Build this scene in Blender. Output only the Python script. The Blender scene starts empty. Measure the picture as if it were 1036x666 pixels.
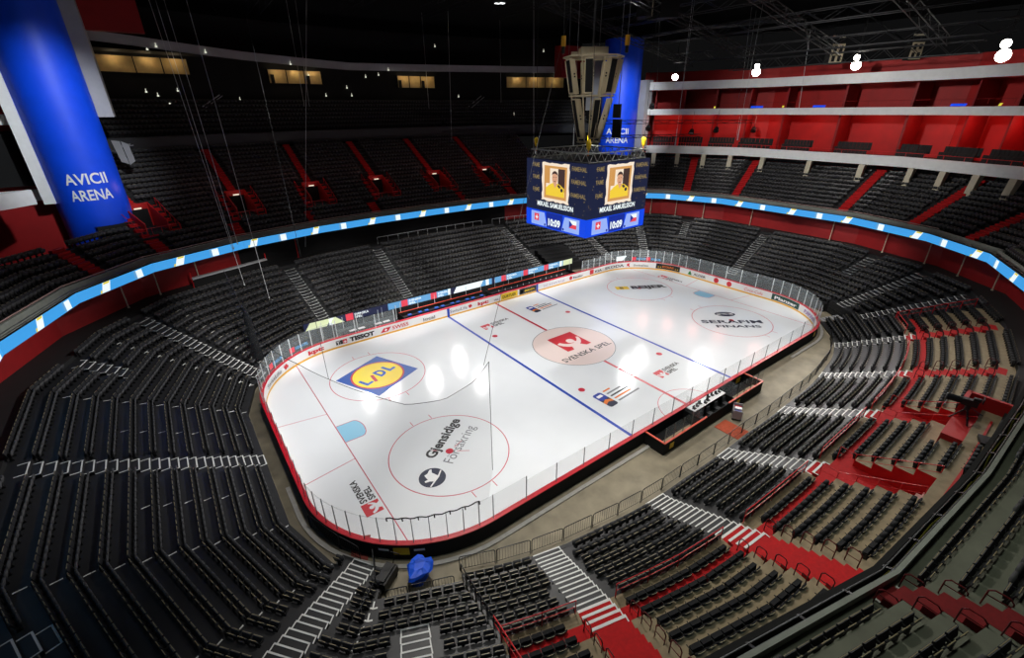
import bpy, math, random
import numpy as np
from mathutils import Vector, Matrix
random.seed(7)
sc = bpy.context.scene
COL = sc.collection
PI = math.pi

# ------------------------------------------------------------------ materials
def lin(c):
    return tuple(((v/255.)/12.92 if v/255. <= .04045 else ((v/255.+.055)/1.055)**2.4) for v in c)
MATS = {}
def mat(name, rgb, rough=.6, metal=0., noise=0., scale=3., bump=0., emit=0., spec=.5, stretch=None):
    if name in MATS: return MATS[name]
    m = bpy.data.materials.new(name); m.use_nodes = True
    nt = m.node_tree; b = nt.nodes['Principled BSDF']
    c = lin(rgb)
    b.inputs['Base Color'].default_value = (*c, 1)
    b.inputs['Roughness'].default_value = rough
    b.inputs['Metallic'].default_value = metal
    b.inputs['Specular IOR Level'].default_value = spec
    if noise or bump:
        tc = nt.nodes.new('ShaderNodeTexCoord'); nz = nt.nodes.new('ShaderNodeTexNoise')
        nz.inputs['Scale'].default_value = scale; nz.inputs['Detail'].default_value = 6
        src = tc.outputs['Object']
        if stretch:
            mp = nt.nodes.new('ShaderNodeMapping'); mp.inputs['Scale'].default_value = stretch
            nt.links.new(src, mp.inputs['Vector']); src = mp.outputs['Vector']
        nt.links.new(src, nz.inputs['Vector'])
        if noise:
            r = nt.nodes.new('ShaderNodeValToRGB')
            r.color_ramp.elements[0].position = .3; r.color_ramp.elements[1].position = .72
            r.color_ramp.elements[0].color = (*[v*(1-noise) for v in c], 1)
            r.color_ramp.elements[1].color = (*[min(1, v*(1+noise)) for v in c], 1)
            nt.links.new(nz.outputs['Fac'], r.inputs['Fac']); nt.links.new(r.outputs['Color'], b.inputs['Base Color'])
        if bump:
            bp_ = nt.nodes.new('ShaderNodeBump'); bp_.inputs['Strength'].default_value = bump
            bp_.inputs['Distance'].default_value = .02
            nt.links.new(nz.outputs['Fac'], bp_.inputs['Height']); nt.links.new(bp_.outputs['Normal'], b.inputs['Normal'])
    if emit:
        b.inputs['Base Color'].default_value = (*[v*.12 for v in c], 1)
        b.inputs['Emission Color'].default_value = (*c, 1); b.inputs['Emission Strength'].default_value = emit
    MATS[name] = m
    return m
def clear_mat(name, rgb, opacity, rough=.05):
    m = bpy.data.materials.new(name); m.use_nodes = True
    nt = m.node_tree; b = nt.nodes['Principled BSDF']; out = nt.nodes['Material Output']
    b.inputs['Base Color'].default_value = (*lin(rgb), 1); b.inputs['Roughness'].default_value = rough
    t = nt.nodes.new('ShaderNodeBsdfTransparent'); mx = nt.nodes.new('ShaderNodeMixShader')
    mx.inputs[0].default_value = opacity
    nt.links.new(t.outputs[0], mx.inputs[1]); nt.links.new(b.outputs[0], mx.inputs[2]); nt.links.new(mx.outputs[0], out.inputs[0])
    MATS[name] = m
    return m

M_ice = mat('ice', (240,243,246), .13, noise=.02, scale=.35, spec=.45)
M_conc = mat('apron_concrete', (142,132,110), .65, noise=.26, scale=.7, bump=.1)
M_dark = mat('dark_tread', (37,37,39), .46, noise=.14, scale=1.2, bump=.05, spec=.6)
M_riser = mat('dark_riser', (24,24,25), .7)
M_tan = mat('tan_tread', (150,133,104), .8, noise=.18, scale=2.2, bump=.1)
M_green = mat('grey_tread', (104,106,92), .8, noise=.16, scale=1.6, bump=.1)
M_upper = mat('upper_tread', (26,26,27), .75, noise=.15, scale=1.5)
M_red = mat('red_carpet', (190,14,18), .9, noise=.12, scale=6)
M_redpaint = mat('red_paint', (150,14,18), .6, noise=.1, scale=1.)
M_redbright = mat('red_rail', (216,28,34), .4)
M_redwall = mat('red_wall', (186,18,16), .6, noise=.12, scale=.6)
M_white = mat('white_paint', (240,241,240), .5, noise=.04, scale=2)
M_stripe = mat('white_edge_strip', (236,236,232), .5)
M_grey = mat('pale_grey_wall', (172,172,176), .6, noise=.06, scale=1)
M_black = mat('black_paint', (16,16,17), .5)
M_blackmatt = mat('matt_black', (9,9,10), .9)
M_seat = mat('seat_shell', (44,44,46), .42, noise=.1, scale=8)
M_cush = mat('seat_fabric', (64,64,66), .8, noise=.15, scale=20)
M_trim = mat('seat_edge', (150,138,106), .45)
M_steel = mat('steel', (120,122,124), .35, metal=.9)
M_dsteel = mat('dark_steel', (46,47,49), .4, metal=.6)
M_alu = mat('white_post', (206,210,212), .4)
M_blue = mat('blue_column_paint', (0,76,240), .5, noise=.05, scale=.8)
M_tarp = mat('blue_tarp', (8,86,226), .5, noise=.12, scale=3, bump=.4)
M_yellow = mat('yellow_paint', (238,198,20), .5)
M_kick = mat('yellow_kickplate', (226,170,50), .4, noise=.05, scale=2)
M_caprail = mat('red_cap_rail', (206,20,42), .35)
M_caporange = mat('orange_red_rail', (226,84,58), .4)
M_beige = mat('speaker_beige', (196,182,152), .5, noise=.04, scale=3)
M_cream = mat('cream_beam', (206,196,172), .6, noise=.05, scale=2)
M_glass = clear_mat('rink_glass', (214,226,230), .10)
M_net = clear_mat('netting', (150,154,158), .13, .9)
M_blacknet = clear_mat('black_net', (12,14,18), .72, .9)
M_roof = mat('roof_black', (13,13,15), .8, noise=.3, scale=.3)
M_truss = mat('truss_grey', (52,52,54), .5, metal=.3)
M_orange = mat('orange', (232,122,30), .5)
M_navy = mat('navy', (28,36,62), .5)
M_paintblue = mat('paint_blue', (26,58,160), .5)
M_lineblue = mat('line_blue', (22,66,180), .3)
M_linered = mat('line_red', (200,22,52), .3)
M_thinred = mat('thin_red', (206,70,92), .3)
M_pinkdisc = mat('pale_pink_disc', (238,218,212), .3)
M_crease = mat('crease_blue', (146,204,232), .3)
M_adwhite = mat('advert_white', (232,232,232), .4)
M_adred = mat('advert_red', (206,40,52), .4)
M_lidlblue = mat('lidl_blue', (8,78,170), .35)
M_lidlyel = mat('lidl_yellow', (255,224,0), .35)
M_ink = mat('ink_black', (26,24,26), .4)
M_green2 = mat('advert_green', (14,62,52), .4)
M_leaf = mat('advert_leaf', (34,130,52), .4)
M_purple = mat('advert_purple', (140,96,170), .4)
M_inkgrey = mat('ink_grey', (120,122,128), .4)
M_purewhite = mat('print_white', (246,246,246), .4)
# things that give off light
E_blue = mat('led_blue', (62,156,226), .4, emit=1.0)
E_white = mat('led_white', (240,250,250), .4, emit=1.0)
E_yel = mat('led_yellow', (236,214,70), .4, emit=.9)
E_navy = mat('screen_navy', (26,32,58), .4, emit=1.0)
E_gold = mat('screen_gold', (150,130,84), .4, emit=.8)
E_sblue = mat('screen_blue', (14,70,226), .4, emit=1.0)
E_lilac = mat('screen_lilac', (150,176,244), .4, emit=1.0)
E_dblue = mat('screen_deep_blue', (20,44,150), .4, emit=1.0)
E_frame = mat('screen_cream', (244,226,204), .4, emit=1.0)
E_tan = mat('screen_tan', (206,150,84), .4, emit=1.0)
E_shirt = mat('screen_shirt_yellow', (240,204,60), .4, emit=1.0)
E_skin = mat('screen_skin', (214,160,128), .4, emit=1.0)
E_hair = mat('screen_hair', (66,48,44), .4, emit=1.0)
E_dark = mat('screen_brown', (70,52,48), .4, emit=1.0)
E_red = mat('screen_red', (226,70,86), .4, emit=1.0)
E_pale = mat('led_pale_yellow', (226,236,190), .4, emit=.9)
E_sky = mat('led_sky', (110,176,228), .4, emit=.8)
E_lamp = mat('lamp_glow', (255,250,240), .4, emit=30)
E_unused = mat('window_glow', (226,190,104), .5, emit=.8, noise=0)

# ------------------------------------------------------------------ mesh helpers
class MB:
    def __init__(s): s.v=[]; s.f=[]; s.m=[]
    def face(s, pts, mi=0):
        n=len(s.v); s.v += [tuple(p) for p in pts]; s.f.append(tuple(range(n, n+len(pts)))); s.m.append(mi)
    def hexa(s, p, mi=0, skip=()):
        # p: 8 corners, bottom 0-3 ccw, top 4-7
        n=len(s.v); s.v += [tuple(q) for q in p]
        fs=[(3,2,1,0),(4,5,6,7),(0,1,5,4),(1,2,6,5),(2,3,7,6),(3,0,4,7)]
        for i,f in enumerate(fs):
            if i in skip: continue
            s.f.append(tuple(n+k for k in f)); s.m.append(mi)
    def box(s, c, size, rz=0., mi=0):
        hx,hy,hz=[v/2 for v in size]; co,si=math.cos(rz),math.sin(rz); p=[]
        for z in (-hz,hz):
            for x,y in ((-hx,-hy),(hx,-hy),(hx,hy),(-hx,hy)):
                p.append((c[0]+co*x-si*y, c[1]+si*x+co*y, c[2]+z))
        s.hexa(p, mi)
    def bar(s, a, b, w, h, mi=0, up=(0,0,1)):
        a=Vector(a); b=Vector(b); d=(b-a)
        if d.length<1e-6: return
        d.normalize(); u=Vector(up)
        if abs(d.dot(u))>.99: u=Vector((1,0,0))
        r=d.cross(u).normalized(); u=r.cross(d).normalized()
        p=[a+r*x*w/2+u*y*h/2 for x,y in ((-1,-1),(1,-1),(1,1),(-1,1))]+[b+r*x*w/2+u*y*h/2 for x,y in ((-1,-1),(1,-1),(1,1),(-1,1))]
        s.hexa(p, mi)
    def tube(s, a, b, r, n=6, mi=0, r2=None):
        a=Vector(a); b=Vector(b); d=(b-a)
        if d.length<1e-6: return
        d.normalize(); u=Vector((0,0,1)) if abs(d.z)<.95 else Vector((1,0,0))
        x=d.cross(u).normalized(); y=x.cross(d); r2=r if r2 is None else r2
        k=len(s.v)
        for q,rr in ((a,r),(b,r2)):
            for i in range(n):
                t=2*PI*i/n; s.v.append(tuple(q+x*math.cos(t)*rr+y*math.sin(t)*rr))
        for i in range(n):
            j=(i+1)%n; s.f.append((k+i,k+j,k+n+j,k+n+i)); s.m.append(mi)
        s.f.append(tuple(k+i for i in range(n))[::-1]); s.m.append(mi)
        s.f.append(tuple(k+n+i for i in range(n))); s.m.append(mi)
    def path(s, pts, r, n=6, mi=0):
        for a,b in zip(pts[:-1],pts[1:]): s.tube(a,b,r,n,mi)
    def prism(s, outline, z0, z1, mi=0):
        n=len(outline); k=len(s.v)
        s.v += [(x,y,z0) for x,y in outline]+[(x,y,z1) for x,y in outline]
        s.f.append(tuple(range(k,k+n))[::-1]); s.m.append(mi)
        s.f.append(tuple(range(k+n,k+2*n))); s.m.append(mi)
        for i in range(n):
            j=(i+1)%n; s.f.append((k+i,k+j,k+n+j,k+n+i)); s.m.append(mi)
    def truss(s, a, b, w, n, r=.035, mi=0, tri=False):
        a=Vector(a); b=Vector(b); d=(b-a).normalized(); side=d.cross(Vector((0,0,1))).normalized()*w/2; up=Vector((0,0,w/2))
        offs=[side+up,-side+up,side-up,-side-up]
        for o in offs: s.tube(a+o,b+o,r,5,mi)
        for i in range(n):
            p=a.lerp(b,i/n); q=a.lerp(b,(i+1)/n)
            for o1,o2 in ((0,2),(1,3),(0,1)):
                s.tube(p+offs[o1],q+offs[o2],r*.6,4,mi) if i%2 else s.tube(p+offs[o2],q+offs[o1],r*.6,4,mi)
    def build(s, name, mats, parent=None, smooth=False):
        me=bpy.data.meshes.new(name); me.from_pydata(s.v,[],s.f)
        if not isinstance(mats,(list,tuple)): mats=[mats]
        for m in mats: me.materials.append(m)
        if len(mats)>1: me.polygons.foreach_set('material_index', s.m)
        if smooth: me.polygons.foreach_set('use_smooth',[True]*len(me.polygons))
        me.update()
        o=bpy.data.objects.new(name,me); COL.objects.link(o)
        if parent is not None: o.parent=parent
        return o
def thing(name, label, cat, loc=(0,0,0), rz=0., group=None):
    o=bpy.data.objects.new(name,None); COL.objects.link(o); o.empty_display_size=.2
    o.location=loc; o.rotation_euler=(0,0,rz); o['label']=label; o['category']=cat
    if group: o['group']=group
    return o
def tag(o, label, cat, group=None, kind=None):
    o['label']=label; o['category']=cat
    if group: o['group']=group
    if kind: o['kind']=kind
    return o
def struct(o, label=None, cat=None):
    o['kind']='structure'
    if label: o['label']=label; o['category']=cat or 'wall'
    return o
_txt={}
def text_geo(body, bold=0.):
    key=(body,bold)
    if key in _txt: return _txt[key]
    cu=bpy.data.curves.new('glyphs','FONT'); cu.body=body; cu.size=1.; cu.align_x='LEFT'; cu.offset=bold; cu.resolution_u=3
    ob=bpy.data.objects.new('glyphs',cu); COL.objects.link(ob)
    dg=bpy.context.evaluated_depsgraph_get(); me=bpy.data.meshes.new_from_object(ob.evaluated_get(dg))
    V=np.array([v.co[:] for v in me.vertices]) if len(me.vertices) else np.zeros((0,3)); F=[tuple(p.vertices) for p in me.polygons]
    bpy.data.objects.remove(ob); bpy.data.meshes.remove(me); bpy.data.curves.remove(cu)
    if len(V):
        V[:,0]-=V[:,0].min(); 
    _txt[key]=(V,F); return _txt[key]
def text_part(body, m, parent, fn, width=None, height=None, bold=.02, name='lettering', shear=0.):
    """lettering scaled to a cap height / width, each vertex placed by fn(x,y) -> xyz; x runs from 0"""
    V,F=text_geo(body,bold)
    if not len(V): return None
    caph=.70
    sy=(height/caph) if height else None
    w0=V[:,0].max()
    sx=(width/w0) if width else sy
    if sy is None: sy=sx
    pts=[tuple(fn(v[0]*sx+shear*v[1]*sy, v[1]*sy)) for v in V]
    me=bpy.data.meshes.new(name); me.from_pydata(pts,[],F); me.materials.append(m); me.update()
    o=bpy.data.objects.new(name,me); COL.objects.link(o)
    if parent is not None: o.parent=parent
    return o
ORD='first second third fourth fifth sixth seventh eighth ninth tenth eleventh twelfth thirteenth fourteenth fifteenth sixteenth seventeenth eighteenth nineteenth twentieth'.split()
def ordn(i):
    if i<20: return ORD[i]
    tens={2:'twenty',3:'thirty',4:'forty',5:'fifty',6:'sixty',7:'seventy',8:'eighty',9:'ninety'}
    t,u=divmod(i+1,10)
    if u==0: return tens[t][:-1]+'ieth'
    return tens[t]+'-'+ORD[u-1]

# ------------------------------------------------------------------ camera
CAM=np.array([-31.83866,-31.91398,23.31590]); EUL=(1.1242387,.0094123,-.6387915); FPX=464.2357
cd=bpy.data.cameras.new('camera'); cam=bpy.data.objects.new('camera',cd); COL.objects.link(cam)
cam.location=CAM; cam.rotation_euler=EUL; cd.sensor_width=36.; cd.lens=FPX/1036*36; cd.clip_start=.1; cd.clip_end=500
sc.camera=cam
from mathutils import Euler
ROT=np.array(Euler(EUL,'XYZ').to_matrix())
def px(p):
    c=(np.array(p)-CAM)@ROT
    return (518+FPX*c[0]/-c[2], 333-FPX*c[1]/-c[2]) if c[2]<-.05 else None

# ------------------------------------------------------------------ the bowl: nested polygons
_IN=[(30.66,7.3),(29.4,11.5),(27.6,14.13),(23.5,17.15),(16,19.29),(8,19.95)]
_OUT=[(42.9,9.6),(39.6,18.7),(34.2,25.0),(25.4,29.1),(16,31.3),(8,31.95)]
def _ring(L,m):
    q1=L+[(0,m)]; q2=[(-x,y) for x,y in L[::-1]]
    return [(L[0][0],-L[0][1])]+q1+q2+[(-x,-y) for x,y in q1]+[(x,-y) for x,y in L[::-1]][:-1]
RA=np.array(_ring(_IN,20.)); RB=np.array(_ring(_OUT,32.1))+np.array([-.42,.41]); NS=len(RA); RA[17]=(-24.2,-16.9); RB[17]=(-26.5,-28.4)
def PV(i,t): i%=NS; return RA[i]+(RB[i]-RA[i])*t
def PE(e,t):
    # far end of section e; the block behind the tarp ends on its own line
    if e%NS==16:
        a=np.array([-24.3,-15.5]); return a+(RB[17]-a)*t
    return PV(e+1,t)
BULGE={17:.36,22:.36,18:.2,21:.2,19:.08,20:.08}
def P2(s,t):
    i=int(math.floor(s)); w=s-i
    p=PV(i,t)*(1-w)+PE(i,t)*w
    if i in BULGE and t<1.:
        d=PV(i+1,t)-PV(i,t); L=np.linalg.norm(d); h=BULGE[i]*4*w*(1-w)*min(1.,1.-t)
        p=p+np.array([d[1],-d[0]])/L*h
    return p
def P3(s,t,z): p=P2(s,t); return (p[0],p[1],z)
def edge_dir(e,t):
    d=PE(e,t)-PV(e,t); L=np.linalg.norm(d); return d/L, L
T0,DT=-.07,.0715
def xk(k): return 30.9+.8*(k-1)+.01*(k-1)*(k-2)
def tk(k): return (xk(k)-30.66)/12.54
def tf(k,f): return tk(k)+(tk(k+1)-tk(k))*f
def zk(k): return .46*(xk(k)-30.66)+.25 if k>0 else .12
# upper tier
U0,UD=1.03,.0667
def tj(j): return U0+UD*j
def zj(j,e=0): return 9.3+.48*j+(.5 if 16<=e%NS<24 else 0)

# ------------------------------------------------------------------ rink
HL,HW,RR=29.5,15.,8.5
_L1,_C,_L2=2*(HL-RR),PI*RR/2,2*(HW-RR)
PERIM=2*(_L1+_L2)+4*_C
def bp(u,off=0.):
    """point on the boards, u metres clockwise from the far-left end of the far straight; off outwards; returns x,y, inward normal"""
    u%=PERIM
    if u<_L1: return (-(HL-RR)+u,HW+off,0.,-1.)
    u-=_L1
    for cx,cy,a0,sg in ((HL-RR,HW-RR,90,'r'),(HL-RR,-(HW-RR),0,'b'),(-(HL-RR),-(HW-RR),-90,'l'),(-(HL-RR),HW-RR,180,'t')):
        if u<_C:
            a=math.radians(a0)-u/RR; c,s_=math.cos(a),math.sin(a)
            return (cx+(RR+off)*c,cy+(RR+off)*s_,-c,-s_)
        u-=_C
        Ls=_L2 if sg in 'rl' else _L1
        if u<Ls:
            if sg=='r': return (HL+off,HW-RR-u,-1.,0.)
            if sg=='b': return (HL-RR-u,-HW-off,0.,1.)
            if sg=='l': return (-HL-off,-(HW-RR)+u,1.,0.)
        u-=Ls
    return bp(0,off)
NU=240
US=[PERIM*i/NU for i in range(NU)]
def rink_outline(off): return [bp(u,off)[:2] for u in US][::-1]

ice=thing('ice_sheet','white ice sheet of the hockey rink with painted lines, circles and sponsor marks','ice rink')
b=MB(); b.prism(rink_outline(-.0),-.06,0.); b.build('ice_surface',M_ice,ice)
ZL=.004
def ice_line(name,pts,w,m,z=ZL):
    b=MB()
    for (x0,y0),(x1,y1) in zip(pts[:-1],pts[1:]):
        dx,dy=x1-x0,y1-y0; L=math.hypot(dx,dy); nx,ny=-dy/L*w/2,dx/L*w/2
        b.face([(x0-nx,y0-ny,z),(x1-nx,y1-ny,z),(x1+nx,y1+ny,z),(x0+nx,y0+ny,z)])
    return b.build(name,m,ice)
def ring_pts(cx,cy,r,n=72,a0=0,a1=2*PI): return [(cx+r*math.cos(a0+(a1-a0)*i/n),cy+r*math.sin(a0+(a1-a0)*i/n)) for i in range(n+1)]
def ice_poly(name,pts,m,z=ZL,parent=None):
    b=MB(); b.face([(x,y,z) for x,y in pts]); return b.build(name,m,parent or ice)
for x in (-7.14,7.14): ice_line('blue_line',[(x,-14.95),(x,14.95)],.30,M_lineblue)
ice_line('centre_line',[(0,4.5),(0,14.95)],.30,M_linered); ice_line('centre_line',[(0,-4.5),(0,-6.3)],.30,M_linered)
ice_line('centre_line',[(0,-6.5),(0,-8.2)],.30,M_linered); ice_line('centre_line',[(0,-8.4),(0,-14.95)],.30,M_linered)
for sx in (-1,1):
    yg=HW-RR+math.sqrt(RR**2-4.5**2)
    ice_line('goal_line',[(sx*25.5,-yg),(sx*25.5,yg)],.07,M_thinred)
    for y in (-3.45,3.45): ice_line('goal_area_line',[(sx*25.5,y),(sx*29.45,y*1.18)],.06,M_thinred)
    # crease
    pts=[(sx*25.45,-1.22)]+[(sx*(25.45-1.35-.55*math.cos(a)*1),1.22*math.sin(a)) for a in np.linspace(-PI/2,PI/2,17)]+[(sx*25.45,1.22)]
    ice_poly('goal_crease',pts,M_crease,ZL)
    ice_line('crease_outline',pts,.06,M_thinred,ZL+.002)
    for sy in (-1,1):
        cx,cy=sx*19.5,sy*7
        ice_line('faceoff_circle',ring_pts(cx,cy,4.5),.07,M_thinred)
        ice_poly('faceoff_spot',ring_pts(cx,cy,.3,20)[:-1],M_linered,ZL+.006)
        for dx in (-.85,.85):
            for sg in (-1,1): ice_line('hash_mark',[(cx+dx,cy+sg*4.5),(cx+dx,cy+sg*5.1)],.06,M_thinred)
for x in (-5.64,5.64):
    for y in (-7,7): ice_poly('faceoff_spot',ring_pts(x,y,.32,20)[:-1],M_linered,ZL+.002)
ice_poly('centre_disc',ring_pts(0,0,4.5)[:-1],M_pinkdisc)
ice_line('centre_circle',ring_pts(0,0,4.5),.07,M_inkgrey,ZL+.003)
ice_line('referee_crease',ring_pts(0,-14.95,3.,36,0.02,PI-.02),.06,M_thinred)

def place(ox,oy,deg,z=ZL+.006):
    c,s_=math.cos(math.radians(deg)),math.sin(math.radians(deg))
    return lambda x,y:(ox+c*x-s_*y,oy+s_*x+c*y,z)
def emblem_poly(fn,pts,m,name='emblem',dz=0.):
    b=MB(); b.face([(q[0],q[1],q[2]+dz) for q in (fn(x,y) for x,y in pts)]); return b.build(name,m,ice)
def spel_emblem(fn,S,bg):
    # red square with a white swinging figure: two tails at the lower edge and a round head
    emblem_poly(fn,[(0,0),(S,0),(S,S),(0,S)],M_adred)
    cr=[(S*(.50+.47*math.cos(a)),S*(.66+.52*math.sin(a))) for a in np.linspace(math.radians(192),math.radians(352),20)]+[(S*(.53+.36*math.cos(a)),S*(.70+.36*math.sin(a))) for a in np.linspace(math.radians(348),math.radians(196),20)]
    emblem_poly(fn,cr,bg,dz=.002)
    emblem_poly(fn,[(S*.26,-.01),(S*.34,S*.2),(S*.5,S*.15),(S*.66,S*.2),(S*.80,-.01)],bg,dz=.0025)
    emblem_poly(fn,[(S*(.55+.14*math.cos(a)),S*(.50+.14*math.sin(a))) for a in np.linspace(0,2*PI,20)[:-1]],bg,dz=.003)
    emblem_poly(fn,[(S*.56,S*.36),(S*.72,S*.30),(S*.66,S*.46)],bg,dz=.0032)
# centre circle
fn=place(-1.6,-.85,0); spel_emblem(fn,3.45,M_pinkdisc)
text_part('SVENSKA SPEL',M_ink,ice,place(-3.4,-2.45,1),width=6.9,height=.72,bold=.012)
# yellow disc on a blue square
fn=place(-19.55,7.05,25)
emblem_poly(fn,[(-2.75,-2.75),(2.75,-2.75),(2.75,2.75),(-2.75,2.75)],M_lidlblue)
emblem_poly(fn,[(2.55*math.cos(a),2.55*math.sin(a)) for a in np.linspace(0,2*PI,49)[:-1]],M_adred,dz=.002)
emblem_poly(fn,[(2.38*math.cos(a),2.38*math.sin(a)) for a in np.linspace(0,2*PI,49)[:-1]],M_lidlyel,dz=.004)
def sub(fn,ox,oy,deg,dz):
    c,s_=math.cos(math.radians(deg)),math.sin(math.radians(deg))
    def g(x,y):
        p=fn(ox+c*x-s_*y,oy+s_*x+c*y); return (p[0],p[1],p[2]+dz)
    return g
text_part('L',M_lidlblue,ice,sub(fn,-2.0,-.55,0,.007),width=.85,height=1.15,bold=.05)
text_part('i',M_adred,ice,sub(fn,-1.12,-.62,-26,.008),width=.36,height=1.3,bold=.05)
text_part('D',M_lidlblue,ice,sub(fn,-.12,-.55,0,.007),width=.95,height=1.15,bold=.05)
text_part('L',M_lidlblue,ice,sub(fn,1.05,-.55,0,.007),width=.85,height=1.15,bold=.05)
# insurance mark, lower left circle
text_part('Gjensidige',M_ink,ice,place(-20.85,-7.05,36),width=4.95,height=.82,bold=.035)
text_part('Försäkring',M_inkgrey,ice,place(-20.0,-8.35,36),width=4.5,height=.82,bold=.0)
fn=place(-21.85,-8.7,36)
emblem_poly(fn,[(.95*math.cos(a),.95*math.sin(a)) for a in np.linspace(0,2*PI,37)[:-1]],M_navy)
emblem_poly(fn,[(-.85,-.34),(.2,-.42),(.86,-.3),(.86,-.2),(.3,-.28),(.42,.25),(.72,.42),(.6,.55),(.25,.5),(0,.62),(-.12,.48),(-.3,.2),(-.5,.34),(-.62,.22),(-.4,-.02),(-.32,-.26),(-.85,-.24)],M_purewhite,dz=.003)
# lower-case accents over the mark: thin cross strokes
for a in (20,140,-35): 
    c,s_=math.cos(math.radians(a)),math.sin(math.radians(a)); ice_line('faceoff_cross',[(-19.5+c*.55,-7+s_*.55),(-19.5+c*1.5,-7+s_*1.5)],.06,M_thinred,ZL+.004)
# upper right and lower right circles
fn=place(16.55,8.55,-30); emblem_poly(fn,[(0,0),(1.9,0),(1.9,1.15),(0,1.15)],M_yellow)
text_part('B',M_ink,ice,sub(fn,.6,.2,0,.003),height=.75,bold=.03)
text_part('BEIJER',M_ink,ice,place(18.55,7.45,-30),width=5.2,height=1.05,bold=.05)
text_part('SERAFIM',M_navy,ice,place(16.05,-5.35,-38),width=7.2,height=.85,bold=.025)
text_part('FINANS',M_navy,ice,place(16.35,-7.1,-38),width=5.2,height=.62,bold=.025)
fn=place(20.6,-5.5,-38)
emblem_poly(fn,[(1.25*math.cos(a),.68*math.sin(a)) for a in np.linspace(0,2*PI,40)[:-1]],M_navy)
emblem_poly(fn,[(1.1*math.cos(a),.56*math.sin(a)+.02) for a in np.linspace(.25,PI-.1,20)]+[(.9*math.cos(a),.3*math.sin(a)+.12) for a in np.linspace(PI-.1,.25,20)],M_inkgrey,dz=.002)
for sg in (1,-1): emblem_poly(fn,[(sg*(-1.2+2.2*q),sg*(-.28+.34*math.sin(q*PI)+.16*q)) for q in np.linspace(0,1,14)]+[(sg*(-1.1+2.0*q),sg*(-.36+.26*math.sin(q*PI)+.14*q)) for q in np.linspace(1,0,14)],M_purewhite,dz=.004)
# small game-company marks
def spel_small(ox,oy,deg,S,flip=False):
    fn=place(ox,oy,deg); spel_emblem(fn,S,M_ice)
    text_part('SVENSKA',M_ink,ice,sub(fn,S*1.12,S*.55,0,0),width=S*2.1,height=S*.38,bold=.03)
    text_part('SPEL',M_ink,ice,sub(fn,S*1.12,S*.05,0,0),width=S*1.15,height=S*.38,bold=.03)
spel_small(-25.68,-9.35,90,1.15); spel_small(1.9,-10.25,2,1.15); spel_small(-5.55,8.95,3,1.25); spel_small(25.7,8.65,-90,1.2)
def jersey(ox,oy,deg,S):
    fn=place(ox,oy,deg)
    def rr(x0,y0,x1,y1,r): return [(x+r*math.cos(a),y+r*math.sin(a)) for x,y,a0 in ((x1-r,y1-r,0),(x0+r,y1-r,PI/2),(x0+r,y0+r,PI),(x1-r,y0+r,1.5*PI)) for a in np.linspace(a0,a0+PI/2,5)]
    emblem_poly(fn,rr(0,0,S*.62,S*1.3,S*.14),M_navy)
    emblem_poly(fn,rr(0.0,S*.66,S*.62,S*1.3,S*.14),M_paintblue,dz=.002)
    emblem_poly(fn,[(0,S*.30),(S*.3,S*.42),(S*.62,S*.30),(S*.62,S*.5),(S*.3,S*.66),(0,S*.5)],M_orange,dz=.003)
    emblem_poly(fn,[(S*.12,S*.92),(S*.5,S*.92),(S*.5,S*1.12),(S*.12,S*1.12)],M_purewhite,dz=.004)
    ys=[1.25,.98,.72,.46,.2]; ws=[.55,1.15,1.5,1.35,1.75]; ms=[M_orange,M_inkgrey,M_ink,M_orange,M_inkgrey]
    for y,w,m in zip(ys,ws,ms):
        emblem_poly(fn,[(S*.8,S*y-S*.11),(S*(.8+w),S*y-S*.11),(S*(.8+w),S*y),(S*.8,S*y)],m,name='printed_line')
jersey(-5.55,-10.55,4,1.7); jersey(2.3,9.25,4,1.6)

# boards ------------------------------------------------------------------
boards=thing('rink_boards','white and black dasher boards around the ice with red cap rail and clear glass','boards')
BH=1.12
def ring_strip(name,o0,o1,z0,z1,m,parent,skip=None,closed=True):
    b=MB(); n=len(US)
    for i in range(n):
        u0,u1=US[i],US[(i+1)%n]
        if skip and skip(u0): continue
        a,c=bp(u0,o0),bp(u0,o1); d,e=bp(u1,o0),bp(u1,o1)
        b.hexa([(d[0],d[1],z0),(a[0],a[1],z0),(c[0],c[1],z0),(e[0],e[1],z0),(d[0],d[1],z1),(a[0],a[1],z1),(c[0],c[1],z1),(e[0],e[1],z1)],0,skip=(3,5))
    return b.build(name,m,parent)
ring_strip('board_facing',.0,.06,0.0,BH,M_adwhite,boards)
ring_strip('outer_board',.06,.24,-.02,BH,M_blackmatt,boards)
ring_strip('kick_plate',-.02,.0,0.005,.2,M_kick,boards)
ring_strip('cap_rail',-.03,.29,BH,BH+.07,M_caprail,boards)
b=MB()
for x in (-7.14,7.14,):
    for y in (HW-.03,-HW+.03): b.box((x,y,.56),(.3,.05,1.1))
b.build('blue_line_marking',M_lineblue,boards)
def wallmap(u0,z0,inset=.035): 
    def f(x,y):
        q=bp(u0+x,-inset); return (q[0],q[1],z0+y)
    return f
def ad_panel(u0,u1,m,z0=.24,z1=1.06,name='advert_panel'):
    b=MB(); n=max(2,int((u1-u0)/.35))
    for i in range(n):
        a,c=bp(u0+(u1-u0)*i/n,-.012),bp(u0+(u1-u0)*(i+1)/n,-.012)
        b.face([(a[0],a[1],z0),(c[0],c[1],z0),(c[0],c[1],z1),(a[0],a[1],z1)])
    return b.build(name,m,boards)
def ad_text(u0,u1,body,m,z=.42,h=.42,bold=.02,shear=0.,): return text_part(body,m,boards,wallmap(u0,z),width=u1-u0,height=h,bold=bold,shear=shear)
ad_text(153.6,156.6,'SwissLife',M_inkgrey,bold=.005)
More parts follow.
